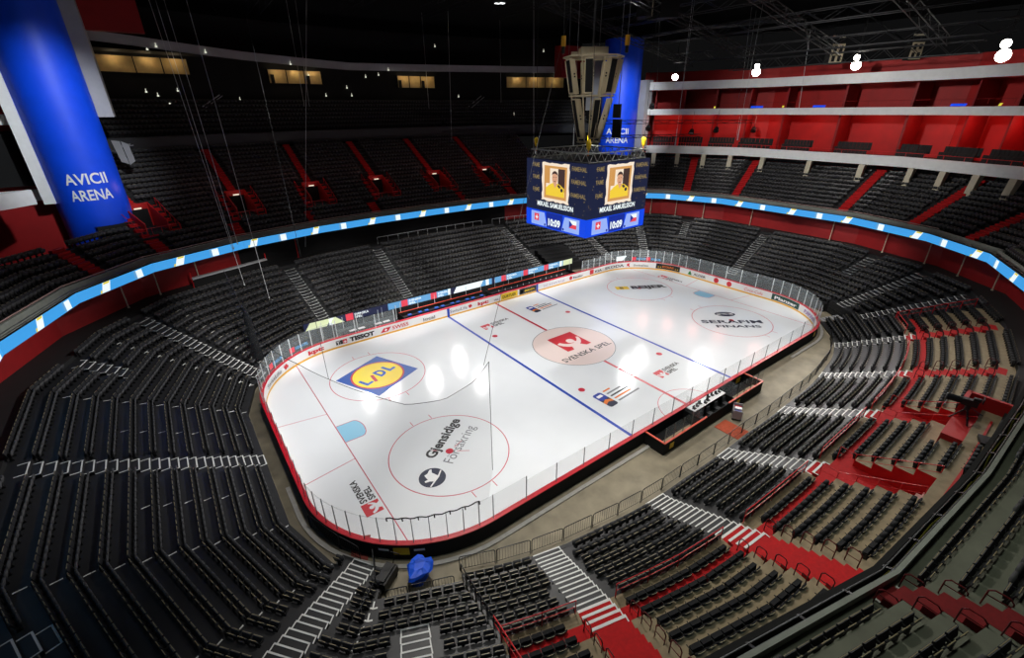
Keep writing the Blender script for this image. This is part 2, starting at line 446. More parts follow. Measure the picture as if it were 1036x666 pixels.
def ad_blob(u,z,r,m,sq=1.):
    b=MB(); f=wallmap(u,z,.034); b.face([f(r*math.cos(a),r*sq*math.sin(a)) for a in np.linspace(0,2*PI,17)[:-1]]); return b.build('emblem',m,boards)
for du,dz in ((0,.08),(.22,.14),(.1,-.1),(.34,-.02)): ad_blob(157.2+du,.64+dz,.15,M_adred)
ad_text(160.3,162.1,'kpt:',M_adred,bold=.05)
ad_panel(0.0,.42,M_ink,.38,.86); ad_panel(.75,1.2,M_adred,.38,.86)
text_part('T',M_purewhite,boards,wallmap(.08,.45,.04),height=.34,bold=.03); text_part('+',M_purewhite,boards,wallmap(.8,.44,.04),width=.34,height=.3,bold=.06)
ad_panel(.44,.74,M_ink,.38,.86)
ad_text(1.5,4.3,'TISSOT',M_ink,bold=.06,h=.46)
b=MB(); f=wallmap(5.0,.36,.034); b.face([f(0,0),f(.9,0),f(1.35,.5),f(.45,.5)]); b.build('emblem',M_adred,boards)
text_part('+',M_purewhite,boards,wallmap(5.5,.42,.04),width=.34,height=.36,bold=.06)
ad_text(6.45,8.5,'SWISS',M_adred,bold=.02)
ad_text(10.4,12.0,'local',M_inkgrey,h=.34,bold=.03); ad_panel(10.4,12.,M_ink,.32,.36)
ad_text(14.1,16.6,'SwissLife',M_inkgrey,bold=.005)
for du,dz in ((0,.06),(.2,.12),(.1,-.1),(.3,-.02)): ad_blob(16.9+du,.64+dz,.13,M_adred)
ad_text(18.2,19.9,'kpt:',M_adred,bold=.05)
ad_text(20.7,21.5,'visa',M_inkgrey,h=.25,bold=.03)
ad_panel(21.9,24.7,M_yellow); ad_text(22.15,24.4,'DURTUER',M_ink,bold=.02,h=.36)
ad_panel(25.0,27.95,M_ink); ad_text(25.9,27.7,'DURASEAL',M_yellow,h=.24,z=.52,bold=.03); ad_panel(25.2,25.7,M_purewhite,.45,.8)
ad_text(29.3,33.4,'SCHWEIZ',M_purple,h=.3,bold=-.01)
ad_blob(34.6,.62,.3,M_adred); ad_text(35.1,37.1,'Beutler',M_ink,h=.3,bold=.02)
ad_panel(38.6,39.4,M_adred,.3,1.0); ad_text(39.7,41.2,'KIA',M_ink,h=.34)
ad_text(41.9,45.6,'SKODA',M_ink,h=.4,bold=.02)
b=MB(); f=wallmap(46.0,.3,.034); b.face([f(0,0),f(.25,.25),f(.5,0),f(.6,.1),f(.42,.4),f(.62,.6),f(.3,.62),f(.2,.5),f(.05,.58),f(.12,.3)]); b.build('emblem',M_adred,boards)
ad_text(47.2,49.5,'Swisslos',M_inkgrey,h=.3)
ad_panel(50.7,54.5,M_ink); ad_panel(50.9,51.5,M_yellow,.42,.62,name='emblem'); ad_panel(53.7,54.3,M_yellow,.42,.62,name='emblem'); ad_text(51.7,53.5,'ECOLINE',M_orange,h=.3,z=.5)
b=MB(); f=wallmap(55.9,.36,.034); b.face([f(0,0),f(.7,0),f(.35,.62)]); b.build('emblem',M_leaf,boards); ad_text(56.9,58.9,'ALDER',M_ink,h=.34,bold=.02)
for u in (60.6,62.6): 
    ad_blob(u,.62,.38,M_adred); ad_panel(u-.3,u+.3,M_purewhite,.58,.68,name='emblem')
ad_text(64.8,67.4,'Coca-Cola',M_adred,h=.36,bold=.0,shear=.2)
ad_panel(68.6,72.7,M_green2); ad_text(69.0,72.3,'Planzer',M_purewhite,h=.4,bold=.03)
ad_panel(73.4,77.3,M_adwhite); ad_text(73.8,76.9,'PURPLEWIN',M_purple,h=.42,bold=.03)
# warning stickers on the black outer face
b=MB()
for u in (75.5,128.5,):
    q=bp(u,.25); 
for x in (-25.0,): pass
q=bp(127.6,.25); 
b2=MB()
for u,w in ((129.2,.9),(96.5,.7),(80.8,.6)):
    a,c=bp(u-w/2,.252),bp(u+w/2,.252); b2.face([(c[0],c[1],.35),(a[0],a[1],.35),(a[0],a[1],.9),(c[0],c[1],.9)])
b2.build('yellow_sticker',M_yellow,boards)['label']='small yellow warning sticker'
b=MB()
for u in (128.2,130.2):
    a,c=bp(u-.3,.252),bp(u+.3,.252); b.face([(c[0],c[1],.62),(a[0],a[1],.62),(a[0],a[1],.78),(c[0],c[1],.78)])
b.build('white_sticker',M_adwhite,boards)

# glass: tall at the ends, lower along the sides, none in front of the players' benches
CORN=[_L1,_L1+_C,_L1+_C+_L2,_L1+2*_C+_L2,2*_L1+2*_C+_L2,2*_L1+3*_C+_L2,2*_L1+3*_C+2*_L2]
joints=[]
def span(u0,u1,step):
    n=max(1,round((u1-u0)/step))
    for i in range(n): joints.append((u0+(u1-u0)*i/n,u0+(u1-u0)*(i+1)/n))
E_=PERIM
span(0.,6.9,2.3); span(37.,_L1,1.25); span(_L1,CORN[1],1.22); span(CORN[1],CORN[2],2.1); span(CORN[2],CORN[3],1.22)
span(CORN[3],CORN[3]+12.5,2.4); span(CORN[3]+12.5,CORN[3]+29.5,2.4); span(CORN[3]+29.5,CORN[4],2.4)
span(CORN[4],CORN[5],.98); span(CORN[5],CORN[6],1.6); span(CORN[6],E_,1.22)
def gh(u):
    u%=PERIM
    if u<_L1: return 2.75
    if CORN[3]+3<u<CORN[4]-3: return 2.75
    return 3.05
for u0,u1 in joints:
    a,c=bp(u0+.03,.12),bp(u1-.03,.12); h=gh((u0+u1)/2); n=(a[2]+c[2],a[3]+c[3]); L=math.hypot(*n); n=(n[0]/L*.012,n[1]/L*.012)
    b=MB()
    b.hexa([(c[0],c[1],BH+.07),(a[0],a[1],BH+.07),(a[0]-n[0],a[1]-n[1],BH+.07),(c[0]-n[0],c[1]-n[1],BH+.07),(c[0],c[1],h),(a[0],a[1],h),(a[0]-n[0],a[1]-n[1],h),(c[0]-n[0],c[1]-n[1],h)])
    b.build('glass_pane',MATS['rink_glass'],boards)
us_p=sorted(set(round(u,3) for j in joints for u in j))
for u in us_p:
    q=bp(u,.12); h=gh(u); near=CORN[3]+1<u<CORN[6]-2
    b=MB(); ang=math.atan2(q[3],q[2])
    b.box((q[0],q[1],(BH+h)/2+.03),(.05,.045 if near else .09,h-BH-.05),ang)
    b.build('glass_post',M_steel if near else M_alu,boards)
# self-glowing marks set on the corner glass
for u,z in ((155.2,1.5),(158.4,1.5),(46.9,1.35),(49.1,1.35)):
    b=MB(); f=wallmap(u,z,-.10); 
    b.face([f(0,0),f(.6,0),f(.6,.55),f(0,.55)]); b.build('glass_mark',E_red,boards)
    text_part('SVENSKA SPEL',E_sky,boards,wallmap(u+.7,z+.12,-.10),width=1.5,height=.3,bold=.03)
b=MB(); f=wallmap(44.2,1.4,-.10); b.face([f(0,0),f(1.2,0),f(1.8,.75),f(.0,.75)]); b.build('glass_mark',E_white,boards)

# stacked black rope along the glass top of the near-left corner
b=MB(); pts=[]
for i in range(25):
    u=124.6+i*(129.8-124.6)/24; q=bp(u,.12); pts.append((q[0],q[1],3.08+.05*math.sin(i*1.7)))
b.path(pts,.035,6)
for i in range(0,25,4): b.tube(pts[i],(pts[i][0]+.02,pts[i][1],pts[i][2]-.25),.04,5)
tag(b.build('netting_rope',M_blackmatt),'black bunched rope lying along the glass top at the near-left corner','rope')

# ------------------------------------------------------------------ protective net above the near-left corner
_nu=[123.7,124.5,126.1,127.9,129.6,131.4,133,138,143,150]; _nz=[12.0,11.2,10.58,10.6,11.3,11.93,12.4,12.9,12.4,12.9]
b=MB(); N=80; g=[]
for i in range(N+1):
    u=123.7+(150-123.7)*i/N; q=bp(u,.2); zt_=float(np.interp(u,_nu,_nz)); zb=5. if i==0 else 3.08
    g.append([(q[0],q[1],zb+(zt_-zb)*j/6) for j in range(7)])
for i in range(N):
    for j in range(6): b.face([g[i][j],g[i+1][j],g[i+1][j+1],g[i][j+1]])
net=tag(b.build('protective_net',MATS['netting'],None,True),'fine grey protective net hanging round the near-left corner of the rink','net')
b=MB(); b.path([p[-1] for p in g],.018,4); b.path([g[0][j] for j in range(7)],.018,4)
b.build('edge_rope',M_dsteel,net)
def ray_hit(u,v,back=.4,maxd=140.):
    d=Vector(ROT@np.array([(u-518)/FPX,-(v-333)/FPX,-1.])); L=d.length; d.normalize()
    bpy.context.view_layer.update()
    hit,loc,*_=sc.ray_cast(bpy.context.evaluated_depsgraph_get(),Vector(CAM)+d*.5,d,distance=maxd)
    return tuple(loc-d*back) if hit else tuple(Vector(CAM)+d*80)
def ray_at_z(u,v,z):
    d=ROT@np.array([(u-518)/FPX,-(v-333)/FPX,-1.]); t=(z-CAM[2])/d[2]; return tuple(CAM+d*t)
def ray_at_dist(u,v,dist):
    d=ROT@np.array([(u-518)/FPX,-(v-333)/FPX,-1.]); return tuple(CAM+d*dist)

# ------------------------------------------------------------------ floor round the rink
b=MB(); n=NS
outl=[tuple(PV(i,1.2)) for i in range(NS)]
b.prism(outl,-.3,-.03); floor=struct(b.build('floor',M_conc))
# ------------------------------------------------------------------ penalty boxes and timekeepers' bench (near side)
pb=thing('penalty_box','black penalty box with orange-red rail and glass dividers behind the near boards','penalty box',(0,0,0))
b=MB(); y0,y1=-15.24,-17.0
b.box((0,-17.0,.5),(14.1,.08,1.05)); b.box((-7.05,-16.1,.5),(.08,1.8,1.05)); b.box((7.05,-16.1,.5),(.08,1.8,1.05))
b.box((-2.2,-16.1,.5),(.08,1.7,1.0)); b.box((2.6,-16.1,.5),(.08,1.7,1.0)); b.box((0,-16.1,.05),(14.,1.8,.1))
b.build('wall_panel',M_blackmatt,pb)
b=MB(); b.box((-4.4,-17.0,1.06),(5.4,.14,.08)); b.box((4.3,-17.,1.06),(5.6,.14,.08)); b.box((-7.05,-16.1,1.06),(.14,1.8,.08)); b.box((7.05,-16.1,1.06),(.14,1.8,.08))
b.build('rail',M_caporange,pb)
for x in (-6.5,-5.4,-4.3,-3.2,3.4,4.5,5.6,6.5):
    b=MB(); b.box((x,-16.94,1.75),(.98,.012,1.3)); b.build('glass_pane',MATS['rink_glass'],pb)
    b=MB(); b.box((x-.52,-16.94,1.72),(.045,.045,1.36)); b.build('post',M_steel,pb)
for x in (-2.2,2.6):
    b=MB(); b.box((x,-16.1,1.75),(.012,1.6,1.3)); b.build('glass_pane',MATS['rink_glass'],pb)
for x in (-4.7,4.9):
    b=MB(); b.box((x,-16.55,.5),(3.6,.4,.06)); 
    for dx in (-1.5,0,1.5): b.box((x+dx,-16.55,.3),(.06,.3,.4))
    b.build('bench',M_tan,pb)
b=MB()
for x in (-6.0,3.2): b.face([(x-.4,-17.05,.25),(x+.1,-17.05,.25),(x+.1,-17.05,.75),(x-.4,-17.05,.75)][::1])
b.build('yellow_sticker',M_yellow,pb)['label']='small yellow warning sticker'
desk=thing('timekeeper_desk','white timekeepers desk crowded with papers and black equipment behind the near boards','desk',(.2,-15.75,0))
b=MB(); b.box((0,0,1.2),(4.5,.75,.05)); b.build('desk_top',M_purewhite,desk)
b=MB()
for x in (-2.1,-.7,.7,2.1):
    b=MB(); b.box((x,.0,.6),(.06,.6,1.18)); b.build('leg',M_black,desk)
rr=random.Random(3)
for i in range(9):
    x=-1.9+i*.48; y=rr.uniform(-.2,.15)
    o=thing('console','','console',(.2+x,-15.75+y,1.225),rr.uniform(-.3,.3),'equipment on the timekeepers desk')
    o['label']='black console on the timekeepers desk, %s from its left end'%ordn(i)
    b=MB(); b.prism([(-.15,-.11),(.15,-.11),(.15,.11),(-.15,.11)],0,.05); b.build('body',M_black,o)
    b=MB(); b.hexa([(-.14,.06,.05),(.14,.06,.05),(.14,.1,.05),(-.14,.1,.05),(-.14,.1,.24),(.14,.1,.24),(.14,.13,.24),(-.14,.13,.24)]); b.build('screen',M_dsteel,o)
for i in range(4):
    ch=thing('office_chair','','chair',(-1.5+i*1.15,-16.55,.1),PI,'chairs behind the timekeepers desk')
    ch['label']='dark office chair behind the timekeepers desk, %s from its left end'%ordn(i)
    b=MB(); b.box((0,0,.47),(.46,.44,.08)); b.build('seat',M_cush,ch)
    b=MB(); b.hexa([(-.22,-.24,.55),(.22,-.24,.55),(.22,-.18,.55),(-.22,-.18,.55),(-.2,-.3,1.),(.2,-.3,1.),(.2,-.25,1.),(-.2,-.25,1.)]); b.build('backrest',M_cush,ch)
    b=MB(); b.tube((0,0,.06),(0,0,.44),.03)
    for a in range(5): b.bar((0,0,.07),(.28*math.cos(a*1.2566),.28*math.sin(a*1.2566),.04),.04,.03)
    b.build('base',M_black,ch)
# trolley beside the box
ct=thing('equipment_trolley','small trolley with red white and blue boxes parked behind the penalty box','trolley',(1.75,-17.75,-.03),.5)
b=MB(); b.box((0,0,.22),(1.3,.75,.06)); b.box((-.62,0,.6),(.05,.7,.75)); b.box((.62,0,.6),(.05,.7,.75)); b.box((0,.35,.55),(1.2,.04,.6)); b.build('frame',M_grey,ct)
for x in (-.5,.5):
    for y in (-.3,.3):
        b=MB(); b.tube((x,y-.03,.09),(x,y+.03,.09),.09,12); b.build('wheel',M_blackmatt,ct)
for k,(x,m,cn,hh) in enumerate(((-.38,M_paintblue,'blue',.5),(0,M_purewhite,'white',.62),(.36,M_adred,'red',.5))):
    o=MB(); o.box((0,0,hh/2),(.3,.5,hh)); o.box((0,0,hh+.02),(.33,.53,.04)); 
    q=o.build('storage_box',m); c_,s__=math.cos(.5),math.sin(.5); q.location=(1.75+c_*x,-17.75+s__*x,.22); q.rotation_euler=(0,0,.5)
    tag(q,cn+' storage box standing on the small trolley behind the penalty box','box')
b=MB(); b.box((-.15,-18.4,-.015),(1.6,2.0,.03)); b.box((-.15,-18.4,.004),(1.4,1.8,.012))
tag(b.build('rubber_mat',mat('mat_orange',(196,86,54),.8,noise=.15,scale=4)),'orange-red rubber mat on the concrete behind the penalty box','mat')
# pale cable duct along the foot of the near boards
for ua,ub,lab in ((70.,87.,'right of the penalty box'),(105.,140.,'left of the penalty box')):
    pts=[(bp(u,.75)[0],bp(u,.75)[1]) for u in np.linspace(ua,ub,44)]; N_=len(pts); V_=[]
    b=MB()
    for i_,(x_,y_) in enumerate(pts):
        xa,ya=pts[max(i_-1,0)]; xb,yb=pts[min(i_+1,N_-1)]; L_=math.hypot(xb-xa,yb-ya); nx_,ny_=-(yb-ya)/L_*.13,(xb-xa)/L_*.13
        V_.append([(x_-nx_,y_-ny_,-.03),(x_+nx_,y_+ny_,-.03),(x_+nx_,y_+ny_,.06),(x_-nx_,y_-ny_,.06)])
    for A_,B_ in zip(V_[:-1],V_[1:]): b.hexa([A_[0],A_[1],B_[1],B_[0],A_[3],A_[2],B_[2],B_[3]],0,skip=(2,4))
    tag(b.build('cable_duct',mat('pale_duct',(196,192,184),.6,noise=.1)),'pale cable duct at the foot of the black boards, '+lab,'duct')

# ------------------------------------------------------------------ players' benches (far side)
def bench(x0,x1,lab,towel):
    t=thing('players_bench',lab,'bench')
    b=MB(); b.box(((x0+x1)/2,16.55,.85),(x1-x0,.45,.08)); 
    for x in np.linspace(x0+.4,x1-.4,7): b.box((x,16.55,.41),(.08,.4,.82))
    b.build('seat',M_black,t)
    b=MB(); b.box(((x0+x1)/2,17.3,1.2),(x1-x0,.06,.08)); b.build('rail',M_caporange,t)
    b=MB(); b.box(((x0+x1)/2,17.34,.6),(x1-x0,.05,1.15)); b.build('back_panel',M_blackmatt,t)
    b=MB(); b.box(((x0+x1)/2,16.2,.04),(x1-x0,1.7,.1)); b.build('floor_panel',M_blackmatt,t)
    return t
bench(-12.6,-.6,'left players bench, black with an orange-red rail, below the blue screen strip',1)
bench(.4,14.6,'right players bench, black with an orange-red rail, nearer the far-right corner',0)
for i in range(10):
    x=-11.6+i*1.13+(.25 if i%2 else 0)
    o=thing('folded_towel','','towel',(x,16.5,.89),0,'blue towels on the left players bench')
    o['label']='blue folded towel on the left players bench, %s from its left end'%ordn(i)
    b=MB(); b.box((0,0,.05),(.5,.36,.1)); b.build('cloth',M_paintblue,o)
    b=MB(); b.box((0,-.02,.13),(.44,.3,.06)); b.build('top_fold',mat('towel_light',(60,120,220),.8),o)
for i in range(12):
    x=1.6+i*1.05
    o=thing('water_bottle','','bottle',(x,16.45,.89),0,'bottles on the right players bench')
    o['label']='white bottle on the right players bench, %s from its left end'%ordn(i)
    b=MB(); b.tube((0,0,0),(0,0,.2),.05,8); b.build('body',M_purewhite,o)
    b=MB(); b.tube((0,0,.2),(0,0,.26),.03,8); b.build('cap',M_black,o)
for x in (-12.7,-.1,14.8):
    b=MB(); b.box((x,16.2,.6),(.08,2.0,1.1)); b.box((x,16.2,1.17),(.1,2.,.06))
    o=b.build('bench_divider',M_blackmatt); tag(o,{-12.7:'black divider at the left end of the left players bench',-.1:'black divider between the two players benches',14.8:'black divider at the right end of the right players bench'}[x],'divider')
# blue screen strip on the wall behind the benches
strip=thing('led_strip_board','blue screen strip on the wall behind the players benches','screen')
b=MB(); b.box((-3.3,18.06,1.98),(40.2,.1,.92)); b.build('housing',M_blackmatt,strip)
b=MB(); b.face([(-23.3,18.,1.56),(16.7,18.,1.56),(16.7,18.,2.4),(-23.3,18.,2.4)]); b.build('screen',mat('led_dim_navy',(40,46,78),.4,emit=.8),strip)
def sq(x0,x1,m,sk=0,z0=1.57,z1=2.39,name='screen_panel',y=17.985):
    b=MB(); b.face([(x0,y,z0),(x1,y,z0),(x1+sk,y,z1),(x0+sk,y,z1)]); return b.build(name,m,strip)
sq(-23.2,-20.9,E_pale,.6); sq(-20.1,-18.9,E_pale,-.9); sq(-20.6,-20.,E_white); 
for x0,x1 in ((-13.6,-5.1),(-1.2,1.5),(2.,14.9)): sq(x0,x1,E_sky)
for x in (-18.7,-11.9,-7.9,3.1,7.0,10.9):
    sq(x,x+.85,E_red,y=17.97); text_part('SVENSKA',E_white,strip,(lambda x0:(lambda X,Y:(x0+X,17.965,2.0+Y)))(x+1.),width=1.7,height=.26,bold=.03); text_part('SPEL',E_white,strip,(lambda x0:(lambda X,Y:(x0+X,17.965,1.66+Y)))(x+1.),width=.9,height=.24,bold=.03)
sq(-4.6,-.4,E_white,.5,y=17.98); sq(-5.4,-5.0,E_white,y=17.975); sq(.5,1.0,E_white,y=17.97); sq(14.7,16.6,E_pale,.0,y=17.975); sq(14.0,14.5,E_white,y=17.97)
b=MB(); b.box((-3.3,18.2,.75),(40.4,.2,1.6)); struct(b.build('wall_benches',M_blackmatt))
b=MB()
o=None
for i,x in enumerate(np.linspace(-21.5,16,17)):
    b=MB(); b.tube((x,17.9,.2),(x,17.9,2.2),.03,6); o=b.build('screen_post',M_alu,strip)
# glazed scorers' booth left of the benches
bt=thing('glass_booth','glass-fronted booth with papers left of the players benches','booth')
b=MB(); b.box((-16.6,17.3,.55),(7.2,.06,1.1)); b.build('low_wall',mat('booth_grey',(86,92,92),.5),bt)
for x in (-20.2,-17.8,-15.2,-13.0):
    b=MB(); b.tube((x,17.2,0),(x,17.2,2.3),.05,6); b.build('post',M_alu,bt)
b=MB(); b.box((-16.6,16.4,.95),(6.4,.7,.05)); b.build('counter',M_dsteel,bt)
for i,x in enumerate((-18.6,-17.6,-15.6,-14.6)):
    b=MB(); b.box((x,16.4,.99),(.8,.4,.03)); b.box((x+.1,16.45,1.01),(.5,.3,.02)); tag(b.build('paper_stack',M_purewhite),'stack of white papers on the booth counter, %s from the left'%ordn(i),'paper','papers in the glass booth')

# ------------------------------------------------------------------ lower stand
NEAR_RED=set(range(17,24))
def k0(e):
    e%=NS
    if e in (25,0,1): return 3
    if e in (2,3): return 2
    if e==24: return 4
    if e in (4,5,6,7,8,9): return 1
    if e==15: return 0
    if e in (10,11,12,13,14): return 1
    if e==16: return 3
    if e==23: return 0
    return 0
KMAX=14
PASS={19:(19.48,19.80),20:(20.69,20.97)}     # sunken red passages
def terr(e,k,s0,s1,b,m):
    if e in BULGE and s1-s0>.13:
        n_=4
        for i_ in range(n_): terr1(e,k,s0+(s1-s0)*i_/n_,s0+(s1-s0)*(i_+1)/n_,b,m)
    else: terr1(e,k,s0,s1,b,m)
def terr1(e,k,s0,s1,b,m):
    if s1==e+1: s1=e+1-1e-7
    z=zk(k); zl=zk(k-1) if k>k0(e) else -.03
    ta,tb=tk(k),tk(k+1)
    b.face([P3(s0,ta,z),P3(s0,tb,z),P3(s1,tb,z),P3(s1,ta,z)][::-1],m)
    b.face([P3(s0,ta,zl),P3(s1,ta,zl),P3(s1,ta,z),P3(s0,ta,z)][::-1],1)
b=MB(); bm_=b
for e in range(NS):
    for k in range(k0(e),KMAX):
        m=0
        if e in NEAR_RED and k>=7: m=3 if (k==8) else 2
        if e==23:
            terr1(e,k,23,23.5,b,m); terr1(e,k,23.5,24,b,0)
        elif e in PASS and 8<=k<=12:
            a,c=PASS[e]
            terr(e,k,e,a,b,m); terr(e,k,c,e+1,b,m)
        else: terr(e,k,e,e+1,b,m)
    # side walls where neighbours start further back
    for f in (e-1,e+1):
        for k in range(k0(e),k0(f)):
            s=e if f<e else e+1-1e-7
            b.face([P3(s,tk(k),-.03),P3(s,tk(k+1),-.03),P3(s,tk(k+1),zk(k)),P3(s,tk(k),zk(k))],1)
for e,(a,c) in PASS.items():
    z=zk(8)
    b.face([P3(a,tk(8),z),P3(a,tk(13),z),P3(c,tk(13),z),P3(c,tk(8),z)][::-1],3)
    for s in (a,c):
        for k in range(8,13):
            b.face([P3(s,tk(k),z),P3(s,tk(k+1),z),P3(s,tk(k+1),zk(k)),P3(s,tk(k),zk(k))],4)
    b.face([P3(a,tk(13),z),P3(c,tk(13),z),P3(c,tk(13),zk(13)),P3(a,tk(13),zk(13))],4)
struct(b.build('stand_terrace',[M_dark,M_riser,M_tan,M_red,M_redwall]))
# white marks on the treads at the section seams
b=MB()
for s in list(range(10,17))+[13.25,13.75]:
    for k in range(k0(int(s)),KMAX-1):
        if s in (13.25,13.75) and not 2<=k<=9: continue
        if s==13.75 and not 3<=k<=8: continue
        z=zk(k)+.006; w=.05/ max(edge_dir(int(s),tk(k))[1],.1)
        p=P3(s,tf(k,.1),z); q=P3(s,tf(k,.55),z)
        b.bar(p,q,.07,.012)
for s in (10,11,12,15,16):
    for k in range(k0(int(s)),KMAX-1):
        for sg in (-1,1):
            L=edge_dir(int(s) if sg>0 else int(s)-1,tk(k))[1]
            b.bar(P3(s,tf(k,.55),zk(k)+.01),P3(s+sg*.22/L,tf(k,.55),zk(k)+.01),.08,.012)
struct(b.build('trim_tread_marks',M_stripe))
# concourse floor behind the top row, wall under the upper tier, slab
b=MB()
for e in range(NS):
    z=5.72
    b.face([P3(e,tk(14),z),P3(e,1.36,z),P3(e+1,1.36,z),P3(e+1,tk(14),z)][::-1],0)
    b.face([P3(e,tk(14),zk(13)),P3(e+1,tk(14),zk(13)),P3(e+1,tk(14),z),P3(e,tk(14),z)][::-1],1)
struct(b.build('floor_concourse',[M_upper,M_riser]))
DARKWALL=set(range(4,11))
for e in range(NS):
    b=MB(); b.face([P3(e,1.2,5.7),P3(e+1,1.2,5.7),P3(e+1,1.2,9.2),P3(e,1.2,9.2)][::-1])
    struct(b.build('wall_concourse',M_blackmatt if e in (5,6,7,8,9) else M_redpaint))
b=MB()
for e in range(NS):
    b.face([P3(e,1.0,8.75),P3(e+1,1.0,8.75),P3(e+1,1.36,8.75),P3(e,1.36,8.75)])
struct(b.build('slab_underside',M_blackmatt))
# pale posts under the ring
i=0
for s in (0.15,0.75,1.3,1.75,2.2,2.7,25.6,25.1,24.6,24.1,10.5,10.9,11.3,9.3,4.5):
    p=P2(s%NS,1.16); b=MB(); b.tube((p[0],p[1],5.7),(p[0],p[1],8.78),.06,8); b.box((p[0],p[1],5.75),(.2,.2,.08)); o=b.build('support_post',M_cream if s not in(9.3,4.5) else M_redbright)
    o['kind']='structure'
# white counter in front of a dark opening, top of the far-left rows
ctr=thing('bar_counter','pale grey counter in front of a dark opening at the top of the far-left rows','counter')
p=P3(9.75,1.07,5.72); q=P3(10.62,1.08,5.72)
b=MB(); b.bar((p[0],p[1],6.75),(q[0],q[1],6.75),.5,.18); b.build('counter_top',M_grey,ctr)
b=MB(); b.bar((p[0],p[1],6.2),(q[0],q[1],6.2),.3,.95); b.build('front_panel',M_blackmatt,ctr)
b=MB()
for r_ in (p,q): b.tube((r_[0],r_[1],5.72),(r_[0],r_[1],7.5),.05,6)
b.build('red_post',M_redbright,ctr)
# slim railing behind the top row, far side
def railing(name,pts,h,posts,m,label,cat,group=None,mid=(),r=.03):
    t=thing(name,label,cat,group=group)
    b=MB(); top=[(p[0],p[1],p[2]+h) for p in pts]; b.path(top,r,6); b.build('top_rail',m,t)
    for f in mid: b=MB(); b.path([(p[0],p[1],p[2]+h*f) for p in pts],r*.7,5); b.build('mid_rail',m,t)
    for i in range(0,len(pts),posts): b=MB(); b.tube(pts[i],top[i],r,6); b.build('post',m,t)
    return t
railing('railing',[P3(s,1.03,5.72) for s in np.linspace(5.75,8.0,12)],1.0,1,M_alu,'white railing behind the top row of the far stand, left of the scoreboard','railing')
railing('railing',[P3(s,1.03,5.72) for s in np.linspace(4.6,5.5,6)],1.0,1,M_alu,'white railing behind the top row of the far stand, behind the scoreboard','railing')

# ------------------------------------------------------------------ aisle stairs
AISLES=[ # s at t=0, s at t=1, first row, last row, half width, where, carpet rows
 (13.5,13.5,1,13,.62,'straight up the middle of the left end'),
 (11.5,11.5,1,13,.62,'up the far-left corner'),
 (12.5,12.5,10,13,.62,'short, at the top left under the ring'),
 (9.55,9.55,1,13,.62,'up the far stand above the glass booth'),
 (8.16,8.1,1,13,.62,'up the far stand above the left players bench'),
 (5.4,5.4,1,13,.62,'up the far stand left of the scoreboard'),
 (3.7,3.95,2,13,.62,'under the scoreboard in the far-right corner'),
 (2.5,2.5,2,13,.62,'right of the scoreboard in the far-right corner'),
 (.55,.55,3,13,.62,'up the middle of the right end'),
 (1.5,1.5,9,13,.55,'short, high in the far-right corner'),
 (25.5,25.5,9,13,.55,'short, high on the right under the ring'),
 (24.6,24.75,4,13,.62,'up the right corner beyond the dark entrance'),
 (23.85,23.85,4,13,.62,'beside the dark corner entrance'),
 (22.8,22.98,0,13,.62,'fifth from the blue tarp in the near stand'),
 (21.78,21.92,0,13,.62,'fourth from the blue tarp in the near stand'),
 (20.70,20.83,0,7,.7,'behind the right half of the penalty box'),
 (19.58,19.64,0,7,.8,'behind the left half of the penalty box'),
 (18.6,18.42,0,13,.85,'second from the blue tarp in the near stand'),
 (17.58,17.35,0,13,.85,'next to the blue tarp in the near stand'),
 (15.5,15.5,0,13,.7,'in the near-left corner, beside the railed tunnel'),
 (16.42,16.5,6,13,.62,'short, in the near-left corner below the railed tunnel'),
 (14.42,14.42,12,13,.62,'short, at the lower left edge of the stand'),
]
def a_s(A,t): return A[0]+(A[1]-A[0])*t
for A in AISLES:
    e=int(A[0]); near_red = (17<=A[0]<23.5)
    t=thing('aisle_stairs','','stairs',group='white-edged aisle stairs of the lower stand')
    t['label']=('white-edged aisle stairs ' if not near_red else 'stairs with white edges then red carpet, ')+A[5]
    st_,ed,rc=MB(),MB(),MB()
    for k in range(A[2],A[3]+1):
        red = near_red and k>=7
        z=zk(k); zn=zk(k+1); hw=A[4]
        L=edge_dir(int(a_s(A,tk(k)))%NS,tk(k))[1]
        def pt(f,sd,zz): 
            tt=tf(k,f); return P3((a_s(A,tt)+sd*hw/L)%NS,tt,zz)
        # half step at the back of the tread
        zz=(z+zn)/2
        tgt=rc if red else st_
        if k<13:
            lo=[pt(.52,-1,z),pt(.52,1,z),pt(1.,1,z),pt(1.,-1,z)]; hi=[pt(.52,-1,zz),pt(.52,1,zz),pt(1.,1,zz),pt(1.,-1,zz)]
            tgt.hexa(lo+hi,0)
        if red:
            rc.hexa([pt(0,-1.0,z),pt(0,1.0,z),pt(.53,1.0,z),pt(.53,-1.0,z)]+[pt(0,-1.0,z+.012),pt(0,1.0,z+.012),pt(.53,1.0,z+.012),pt(.53,-1.0,z+.012)],0)
        if (not red) or k==7 or (k<9 and A[4]>.8):
            for f,h in ((.04,z+.015),(.55,zz+.012)):
                if f>.5 and k>=13: continue
                ed.bar(pt(f,-1,h),pt(f,1,h),.075 if not red else .13,.014)
            for sd in ((-1,1) if e not in (17,18) else (1,)):
                ed.bar(pt(.04,sd*.97,z+.014),pt(.52,sd*.97,z+.014),.06,.014)
                if k<13: ed.bar(pt(.55,sd*.97,zz+.014),pt(.98,sd*.97,zz+.014),.06,.014)
    if st_.f: st_.build('step',M_dark,t)
    if rc.f: rc.build('red_step',M_red,t)
    ed.build('edge_marking',M_stripe,t)

